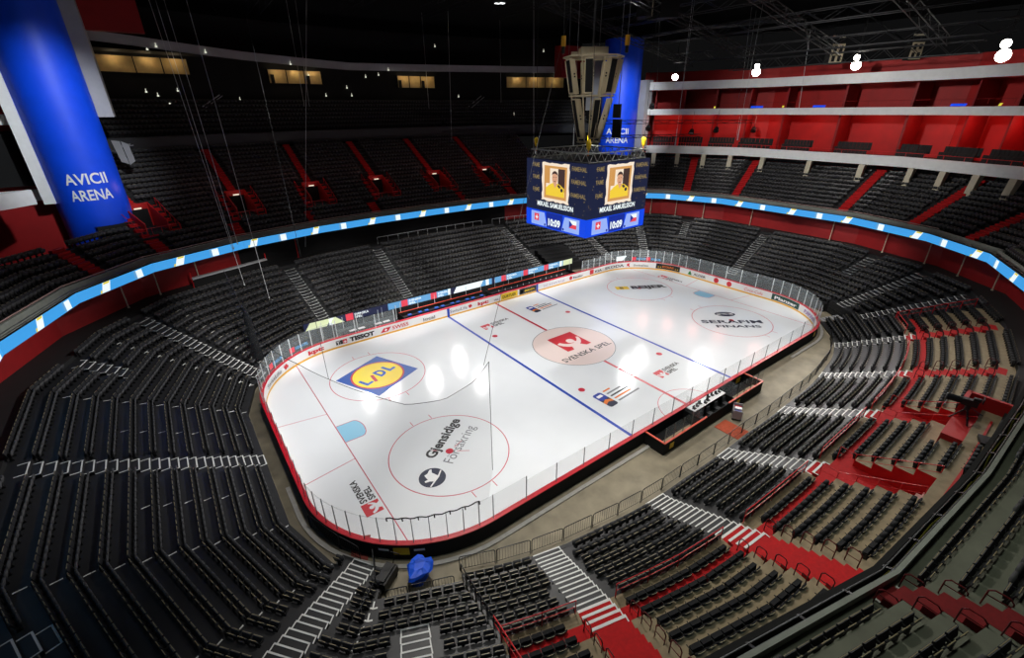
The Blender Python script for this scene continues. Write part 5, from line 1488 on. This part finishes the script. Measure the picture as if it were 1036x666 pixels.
# ------------------------------------------------------------------ floodlights that show
LAMPS=[(765,73,80,.65,'above the top white balcony front, second from the left'),(866,66,67,.62,'above the top white balcony front, third from the left'),(1015,56,56,.72,'brightest, above the top white balcony front at the right'),(683,78,82,.5,'above the top white balcony front, next to the blue column'),(1018,44,57,.5,'directly above the brightest lamp at the right'),(867,58,68,.38,'directly above the third lamp'),(766,67,81,.4,'directly above the second lamp')]
LP=[]
for u,v,d,r,l in LAMPS:
    x,y,z=ray_at_dist(u,v,d); LP.append((x,y,z))
    t=thing('floodlight','glowing floodlight '+l,'lamp',(x,y,z),math.atan2(CAM[1]-y,CAM[0]-x))
    b=MB(); b.tube((0,0,0),(.12,0,-.05),r,16); b.build('lens',E_lamp,t)
    b=MB(); b.tube((-.5,0,.1),(-.01,0,0),r*.6,12,0,r*1.06); b.build('housing',M_black,t)
    b=MB(); b.bar((-.75,0,.1),(-.75,0,6),.1,.1); b.bar((-.75,0,.1),(-.4,0,.1),.08,.08); b.build('bracket',M_blackmatt,t)
# tiny lit lamps in the dark upper seats
k_=0
for u,v in [(149,50),(158,47),(208,53),(180,92),(148,93),(160,97),(172,105),(294,65),(312,76),(330,97),(351,89),(356,97),(393,71),(370,78),(383,76),(440,47),(464,98),(520,116),(243,101),(550,52)]:
    x,y,z=ray_hit(u,v,.25); b=MB(); b.tube((x,y,z-.08),(x,y,z+.08),.13,8); b.tube((x,y,z+.08),(x,y,z+.4),.04,5)
    tag(b.build('pilot_lamp',mat('pilot_glow',(226,226,206),.4,emit=1.)),'tiny pale lamp in the dark upper seats, %s listed from the left'%ordn(k_),'lamp','tiny lamps of the dark upper tier'); k_+=1
for i,(u,v) in enumerate(((503,3),(508,3))):
    x,y,z=ray_at_dist(u,v,80); b=MB(); b.box((x,y,z),(.9,.5,.25)); tag(b.build('ceiling_lamp',mat('ceil_glow',(240,244,244),.4,emit=2.)),'small white ceiling lamp at the top edge, %s of a pair'%('left','right')[i],'lamp')
# pale steps / brackets by the upper seats left of the first opening
for i,(u0,v0,u1,v1) in enumerate(((118,148,132,146),(205,108,222,96),(474,108,487,97))):
    b=MB(); b.tube(ray_hit(u0,v0,.5),ray_hit(u1,v1,.5),.08,5); b.tube(ray_hit(u0+3,v0+1,.5),ray_hit(u1+3,v1+1,.5),.06,5); tag(b.build('handrail',M_grey),('pale handrail right of the blue column','pale handrail in the upper seats above the second opening','pale handrail in the upper seats above the long truss')[i],'handrail')

for i,(ps_) in enumerate((((112,142),(121,143),(131,166),(123,164)),((122,143),(130,146),(137,163),(132,167)))):  # two pale slanted slabs right of the left column
    b=MB(); f_=[ray_at_dist(u,v,52) for u,v in ps_]; g_=[ray_at_dist(u,v,52.4) for u,v in ps_]
    b.hexa(f_+g_); tag(b.build('hanging_slab',M_grey),'pale slanted slab beside the blue column lettering, %s'%('first of two','second of two')[i],'baffle')

# ------------------------------------------------------------------ seats
# one seat, built around its own origin: faces -y (to the ice), x along the row
def seat_parts():
    P={}
    W=.49
    b=MB()
    prof=[(-W/2,.34),(W/2,.34),(W/2,.80),(W/2-.07,.87),(-W/2+.07,.87),(-W/2,.80)]
    for y0,y1,z_ in ((.0,.05,0),):
        f=[(x,y0+(z-.34)*.18,z) for x,z in prof]; g=[(x,y1+(z-.34)*.18,z) for x,z in prof]
        b.face(f); b.face(g[::-1])
        for i in range(6): b.face([f[i],g[i],g[(i+1)%6],f[(i+1)%6]][::-1])
    P['backrest']=(b,M_seat)
    b=MB(); b.hexa([(-W/2+.07,.102,.862),(W/2-.07,.102,.862),(W/2-.07,.128,.862),(-W/2+.07,.128,.862),(-W/2+.07,.102,.88),(W/2-.07,.102,.88),(W/2-.07,.128,.88),(-W/2+.07,.128,.88)]); P['top_trim']=(b,M_trim)
    b=MB(); b.hexa([(-W/2+.03,-.13,.36),(W/2-.03,-.13,.36),(W/2-.03,-.02,.40),(-W/2+.03,-.02,.40),(-W/2+.02,-.20,.70),(W/2-.02,-.20,.70),(W/2-.02,-.12,.74),(-W/2+.02,-.12,.74)]); P['cushion']=(b,M_cush)
    b=MB(); b.box((0,-.165,.722),(W-.06,.022,.02)); P['cushion_edge']=(b,M_trim)
    b=MB(); b.hexa([(-.05,-.1,0),(.05,-.1,0),(.05,.08,0),(-.05,.08,0),(-.04,-.04,.4),(.04,-.04,.4),(.04,.06,.4),(-.04,.06,.4)]); P['pedestal']=(b,M_black)
    b=MB(); 
    for sx in (-1,1): b.box((sx*(W/2+.015),-.04,.58),(.035,.3,.035))
    P['armrest']=(b,M_black)
    return P
SP=seat_parts()
def club_parts():
    # wide seat with the cushion down and a low rounded back
    P={}; W=.5
    b=MB(); n=7
    f=[(x,.10+.03*(1-(2*x/W)**2),.42) for x in np.linspace(-W/2,W/2,n)]; g=[(x,.17+.05*(1-(2*x/W)**2),.84+.03*(1-(2*x/W)**2)) for x in np.linspace(-W/2,W/2,n)]
    f2=[(x,y+.07,z) for x,y,z in f]; g2=[(x,y+.06,z) for x,y,z in g]
    for i in range(n-1):
        b.face([f[i],f[i+1],g[i+1],g[i]]); b.face([f2[i+1],f2[i],g2[i],g2[i+1]]); b.face([g[i],g[i+1],g2[i+1],g2[i]])
    b.face([f[0],g[0],g2[0],f2[0]]); b.face([f[-1],f2[-1],g2[-1],g[-1]]); P['backrest']=(b,M_club)
    b=MB()
    for i in range(1,n-2): a,c=g2[i],g2[i+1]; b.bar((a[0],a[1]+.004,a[2]+.004),(c[0],c[1]+.004,c[2]+.004),.018,.012)
    P['top_trim']=(b,M_trim)
    b=MB(); b.hexa([(-W/2+.02,-.08,.34),(W/2-.02,-.08,.34),(W/2-.02,.08,.34),(-W/2+.02,.08,.34),(-W/2+.02,-.14,.74),(W/2-.02,-.14,.74),(W/2-.02,.05,.78),(-W/2+.02,.05,.78)]); P['cushion']=(b,M_club)
    b=MB(); b.hexa([(-.05,-.1,0),(.05,-.1,0),(.05,.1,0),(-.05,.1,0),(-.04,-.08,.36),(.04,-.08,.36),(.04,.08,.36),(-.04,.08,.36)]); P['pedestal']=(b,M_black)
    b=MB(); b.box((W/2,-.06,.66),(.03,.34,.04)); b.box((W/2,.02,.45),(.03,.12,.4)); P['armrest']=(b,M_black)
    return P
M_club=mat('club_seat_fabric',(11,11,13),.9,noise=.12,scale=15)
CP=club_parts()
spots=[]   # x,y,z,rz,label-data
def add_row(e,t,z,skip,lab,s_a=0.,s_b=1.):
    d,L=edge_dir(e%NS,t)
    n=int((L*(s_b-s_a)-.06)/.515); dx=(L*(s_b-s_a)-.06)/max(n,1); off=L*s_a+.03+dx/2
    cnt=0
    for i in range(n):
        q=off+i*dx; s=e+q/L
        if any(abs(s-g)*L<w+.26 for g,w in skip): continue
        x,y=P2(s,t); f_=P2(min(s+.02,e+.9999),t)-P2(max(s-.02,e),t); a=math.atan2(f_[1],f_[0])
        spots.append((x,y,z,a,lab+(s,),cnt)); cnt+=1
SECT={}
for e in range(NS):
    for k in range(k0(e),KMAX):
        tt=tf(k,.80)
        skip=[]
        for A in AISLES:
            if A[2]<=k<=A[3]:
                g_=a_s(A,tt)
                skip.append((g_,A[4]+.12+(.35 if 17<=A[0]<24 and k>=7 else 0)))
        if e in PASS and k>=8: a,c=PASS[e]; L=edge_dir(e,tt)[1]; skip.append(((a+c)/2,(c-a)/2*L+.3))
        if e==20 and k>=11: skip.append((20.66,2.9))
        if e in (4,5) and k<7: skip.append((4.9,.36*8.2))
        if e in (16,17) : pass
        if e==16 and k<5: skip.append((16.0,.5))
        add_row(e,tt,zk(k)-(.19 if False else 0),skip,('lower',e,k))
    for j in range(1 if not 16<=e<=23 else 0,nrows(e)):
        tt=tj(j)+UD*.78; L=edge_dir(e,tt)[1]; skip=[]
        for s,j0,j1,lab in UA:
            if int(s)==e and j0<=j<j1: skip.append((s,.8))
        for v,_ in VOM:
            if int(v)==e and 4<=j<=9: skip.append((v,2.2))
        z=zj(j,e)+.15
        for q in range(1): pass
        add_row(e,tt,z if j else zj(0,e),skip,('upper',e,j))
for e in TH:
    for j in range(1,8): add_row(e,t3(j)+.05,z3(j),[],('top',e,j))
colc=[(-37.9,34.3,3.4),(42.9,34.2,4.0)]
def ok(s):
    for cx,cy,r in colc:
        if math.hypot(s[0]-cx,s[1]-cy)<r: return False
    if math.hypot(s[0]-CAM[0],s[1]-CAM[1])<2.5: return False
    return True
spots=[s for s in spots if ok(s)]
# which ones the camera sees, nearest first
bpy.context.view_layer.update()
dg=bpy.context.evaluated_depsgraph_get()
cand=[]
keep=[]
for s in spots:
    q=px((s[0],s[1],s[2]+.6))
    D=math.dist((s[0],s[1],s[2]),CAM)
    infr = q is not None and -14<q[0]<1050 and -14<q[1]<682
    if infr: cand.append((D,s))
    # copies far outside the frame are not shown at all
    if q is None or not(-260<q[0]<1300 and -200<q[1]<900): continue
    keep.append(s)
cand.sort(key=lambda c:c[0])
NEAR=[]
for D,s in cand:
    if len(NEAR)>=300: break
    q=px((s[0],s[1],s[2]+.8))
    if not(0<=q[0]<1036 and 0<=q[1]<666): continue
    d=Vector((s[0],s[1],s[2]+.86))-Vector(CAM); L=d.length; d.normalize()
    hit,loc,*_=sc.ray_cast(dg,Vector(CAM)+d*.5,d,distance=L-.9)
    if hit: continue
    NEAR.append(s)
nearset=set(id(s) for s in NEAR)
def isclub(lab): return lab[0]=='lower' and lab[1] in NEAR_RED and lab[2]>=7 and lab[3]<23.5
MESH={}
for nm,PP_ in (('plain',SP),('club',CP)):
    MESH[nm]={}
    for k,(b,m) in PP_.items():
        if k=='armrest' and nm=='plain':
            continue
        o=b.build(k,m); MESH[nm][k]=o.data; bpy.data.objects.remove(o)
for sd,nm in ((-1,'armrest'),(1,'armrest')):
    b=MB(); b.box((sd*(.245+.015),-.04,.58),(.035,.3,.035)); o=b.build(nm,M_black); MESH['plain'][nm+str(sd)]=o.data; bpy.data.objects.remove(o)
ENAME={12:'block above the left end',13:'straight left end block',14:'block below the left end',15:'near-left corner block',16:'block behind the tarp',17:'block right of the tarp',18:'second block from the tarp',19:'third block from the tarp',20:'fourth block from the tarp',21:'fifth block from the tarp',22:'sixth block from the tarp',23:'right corner block'}
WORD='one two three four five six seven eight nine ten eleven twelve thirteen fourteen fifteen sixteen'.split()
UNAME={16:'far below red steps',17:'before the red steps',18:'beside the red steps',19:'beyond the red steps'}
PROTO={}
def seat_obj(s):
    x,y,z,a,lab,i=s
    kind='club' if isclub(lab) else 'plain'
    if kind not in PROTO:
        r=thing('stadium_seat' if kind=='plain' else 'club_seat','','seat')
        for k,me_ in MESH[kind].items():
            c=bpy.data.objects.new(k.rstrip('-1'),me_); COL.objects.link(c); c.parent=r
        PROTO[kind]=r
    else:
        r=PROTO[kind].copy(); COL.objects.link(r)
        for ch in PROTO[kind].children:
            c=ch.copy(); COL.objects.link(c); c.parent=r
    r.location=(x,y,z); r.rotation_euler=(0,0,a+PI)
    tier,e,k,_s=lab
    r.scale=(1,.78,.8) if tier=='upper' else (1,1,.80 if kind=='plain' else .68)
    if tier=='lower':
        r['label']='black %s seat, %s from the %s end, row %s, %s'%('folding' if kind=='plain' else 'club',ordn(i),'left' if 16<=e<=23 else 'far',WORD[k-k0(e)],ENAME.get(e,'lower stand'))
        r['group']='black folding seats of the lower stand' if kind=='plain' else 'club seats on the sand-coloured rows'
    else:
        r['label']='black folding seat, %s from left, row %s above the ledge, %s'%(ordn(i),WORD[k],UNAME.get(e,'upper tier'))
        r['group']='black folding seats above the ledge'
    return r
# orientation: x along the row (ccw), -y local must point to the ice; ccw direction has the ice on its left (+y), so turn by 180 degrees
for s in NEAR: seat_obj(s)
# every other seat in one object
rest=[s for s in keep if id(s) not in nearset]
mlist=[M_seat,M_trim,M_cush,M_black,M_club]
VS,LS,TS,MS=[],[],[],[]; base=0
for kind,PP_,keys in (('plain',SP,(('backrest',0),('top_trim',1),('cushion',2),('pedestal',3))),('club',CP,(('backrest',4),('top_trim',1),('cushion',4),('pedestal',3),('armrest',3)))):
    tv_,tf,tm=[],[],[]
    for k,mi in keys:
        b=PP_[k][0]; n0=len(tv_); tv_+=b.v; tf+=[tuple(q+n0 for q in f) for f in b.f]; tm+=[mi]*len(b.f)
    S=[s for s in rest if isclub(s[4])==(kind=='club')]
    tv=np.array(tv_); nv=len(tv); S=np.array([(s[0],s[1],s[2],s[3]+PI) for s in S]); n=len(S)
    co,si=np.cos(S[:,3])[:,None],np.sin(S[:,3])[:,None]
    VX=tv[None,:,0]*co-tv[None,:,1]*si+S[:,0:1]; VY=tv[None,:,0]*si+tv[None,:,1]*co+S[:,1:2]; VZ=tv[None,:,2]*(.86 if kind=='plain' else .68)+S[:,2:3]
    VS.append(np.stack([VX,VY,VZ],2).reshape(-1,3))
    ll=np.array([len(f) for f in tf]); lv=np.concatenate([np.array(f) for f in tf])
    LS.append((lv[None,:]+(np.arange(n)*nv)[:,None]).ravel()+base); base+=n*nv
    TS.append(np.tile(ll,n)); MS.append(np.tile(np.array(tm),n))
verts=np.concatenate(VS).astype(np.float32); loops=np.concatenate(LS).astype(np.int32); tot=np.concatenate(TS).astype(np.int32)
start=np.concatenate([[0],np.cumsum(tot)[:-1]]).astype(np.int32)
me=bpy.data.meshes.new('stadium_seats'); me.vertices.add(len(verts)); me.vertices.foreach_set('co',verts.ravel())
me.loops.add(len(loops)); me.loops.foreach_set('vertex_index',loops); me.polygons.add(len(tot)); me.polygons.foreach_set('loop_start',start)
for m in mlist: me.materials.append(m)
me.polygons.foreach_set('material_index',np.concatenate(MS).astype(np.int32))
me.update(calc_edges=True); me.validate()
o=bpy.data.objects.new('stadium_seats',me); COL.objects.link(o)
tag(o,'all the other rows of black folding seats filling the far and upper stands','seats','stadium seats',kind='stuff')
print('seats',len(spots),'kept',len(keep),'near',len(NEAR))

# ------------------------------------------------------------------ light
def light(name,kind,loc,energy,color=(1,1,1),size=1.,target=None,spot=None,blend=.5):
    l=bpy.data.lights.new(name,kind); l.energy=energy; l.color=color
    if kind=='AREA': l.shape='DISK'; l.size=size
    elif kind in('SPOT','POINT'): l.shadow_soft_size=size
    if kind=='SPOT': l.spot_size=spot; l.spot_blend=blend
    o=bpy.data.objects.new(name,l); COL.objects.link(o); o.location=loc
    if target is not None: o.rotation_euler=(Vector(target)-Vector(loc)).to_track_quat('-Z','Y').to_euler()
    return o
K=.55
for x in (-22,-11,0,11,22):
    for y in (-9,9):
        light('rink_flood','SPOT',(x,y*1.6,36.),(17000 if x<-5 else 19500)*K,(1,.985,.96),.8,(x*.92,y*.8,0),math.radians(62),.75)
for x in (-24,0,24):
    light('house_light','AREA',(x,-2,37),700*K,(1,.97,.93),5.,(x,-2,0))
light('near_flood','SPOT',(8,2,35),24000*K,(1,.94,.84),.8,(6,-28,4),math.radians(72),.8)
light('near_flood','SPOT',(-12,2,35),46000*K,(1,.96,.9),.8,(-20,-22,3),math.radians(56),.8)
light('right_flood','SPOT',(16,4,35),26000*K,(1,.97,.92),.8,(25,-21,3),math.radians(50),.8)
# the visible floodlights over the right end
for (x,y,z),tg in zip(LP[:4],((-2,-25,1),(8,-26,1),(10,-25,1),(0,-25,1))):
    d=(Vector(tg)-Vector((x,y,z))).normalized(); p=Vector((x,y,z))+d*1.2
    light('end_floodlight','SPOT',tuple(p),85000*K,(1,.98,.95),1.3,tg,math.radians(25),.9)
for y in (-8,6,18):
    light('right_end_flood','SPOT',(-2,y*.4,26),56000*K,(1,.98,.95),.8,(37,y,1.5),math.radians(28),.6)
for x,xs_ in ((-26,-24),(-14,-14),(-4,-13),(6,14),(16,17),(27,24)):
    light('far_flood','SPOT',(xs_,-14,27),80000*K,(1,.98,.95),.8,(x,24,1.),math.radians(26),.6)
light('left_flood','SPOT',(-4,4,30),80000*K,(1,.99,.98),.8,(-36,6,3),math.radians(50),.8)
light('speaker_fill_light','SPOT',(20,-4,22),9000*K,(1,.95,.85),.5,ray_at_dist(884,56,67),math.radians(16),.5)  # unseen fill spot added to brighten the two small hanging loudspeakers
# far floodlights whose glints lie on the ice
for x,y in ((-22.8,60.66),(-13.05,49.95),(-10.3,43.5),(-5.1,44.8),(9.8,35.2),(2.5,41.3),(10.6,45.2),(32.9,17.5),(54,59.5),(63,56.5)):
    pass
GL=[((-27.57,11.86),(-22.8,60.66)),((-21.64,3.73),(-10.27,43.48)),((-19.2,4.34),(-5.1,44.78)),((-12.17,-.17),(9.77,35.23)),((-15.6,2.69),(2.51,41.27)),((-1.24,-8.54),(32.88,17.53)),((-11.75,4.56),(10.64,45.22)),((0.9,-6.44),(36.5,20.5))]
for (px_,py_),(lx,ly) in GL:
    f=24./26.
    loc=(px_+(lx-px_)*f,py_+(ly-py_)*f,24.)
    light('far_floodlight','SPOT',loc,6500*K,(1,.99,.97),.55,(px_,py_,0),math.radians(36),.6)
# red lit suites
for s in (2.03,1.68,1.33,1.0,.68,.33,.0,25.65,25.35,24.95):
    p=P2(s,2.25); light('suite_lamp','POINT',(p[0],p[1],21.4),520*K,(1,.35,.28),1.1)
for s in (1.9,1.1,.3,25.6):
    p=P2(s,2.2); light('upper_suite_lamp','POINT',(p[0],p[1],25.7),20*K,(1,.6,.5),.3)
for p in SUITE: light('suite_downlight','POINT',p,26,(1,.8,.5),.1)
# wash on the white fronts and the columns
light('balcony_wash','SPOT',(12,2,30),46000*K,(1,.98,.95),1.,(56,0,15),math.radians(70),.9)
light('column_wash','SPOT',(-26,8,34),52000*K,(.9,.95,1),.6,(-39,34,20),math.radians(38),.9)
light('column_wash','SPOT',(22,12,34),60000*K,(.9,.95,1),.6,(43,34,20),math.radians(40),.9)
light('ledge_lamp','AREA',(-14,-26,27),1100*K,(.9,1,.86),3.,(-12,-33,10))
light('cluster_fill_light','SPOT',(-18,-16,27),9000*K,(1,.97,.9),.4,(0,0,24.2),math.radians(17),.5)  # added spot without a fixture, lifts the loudspeaker cluster's brightness
light('cable_wash','SPOT',(-30,-12,33),9000*K,(1,1,1),.5,(-22,34,22),math.radians(52),.8) if False else None
# faint red glow in the stair openings of the upper tier
for v,_ in VOM:
    p=P2(v,1.5); light('opening_lamp','POINT',(p[0],p[1],16.2),60*K,(1,.4,.35),.2)
w=bpy.data.worlds.new('hall_air'); sc.world=w; w.use_nodes=True
bg=w.node_tree.nodes['Background']; bg.inputs[0].default_value=(.6,.6,.62,1); bg.inputs[1].default_value=.007
sc.view_settings.view_transform='Standard'; sc.view_settings.look='None'; sc.view_settings.gamma=1.; sc.view_settings.use_curve_mapping=False
sc.view_settings.exposure=0.
sc.cycles.use_denoising=True
sc.cycles.max_bounces=6; sc.cycles.transparent_max_bounces=16
sc.cycles.sample_clamp_indirect=6.
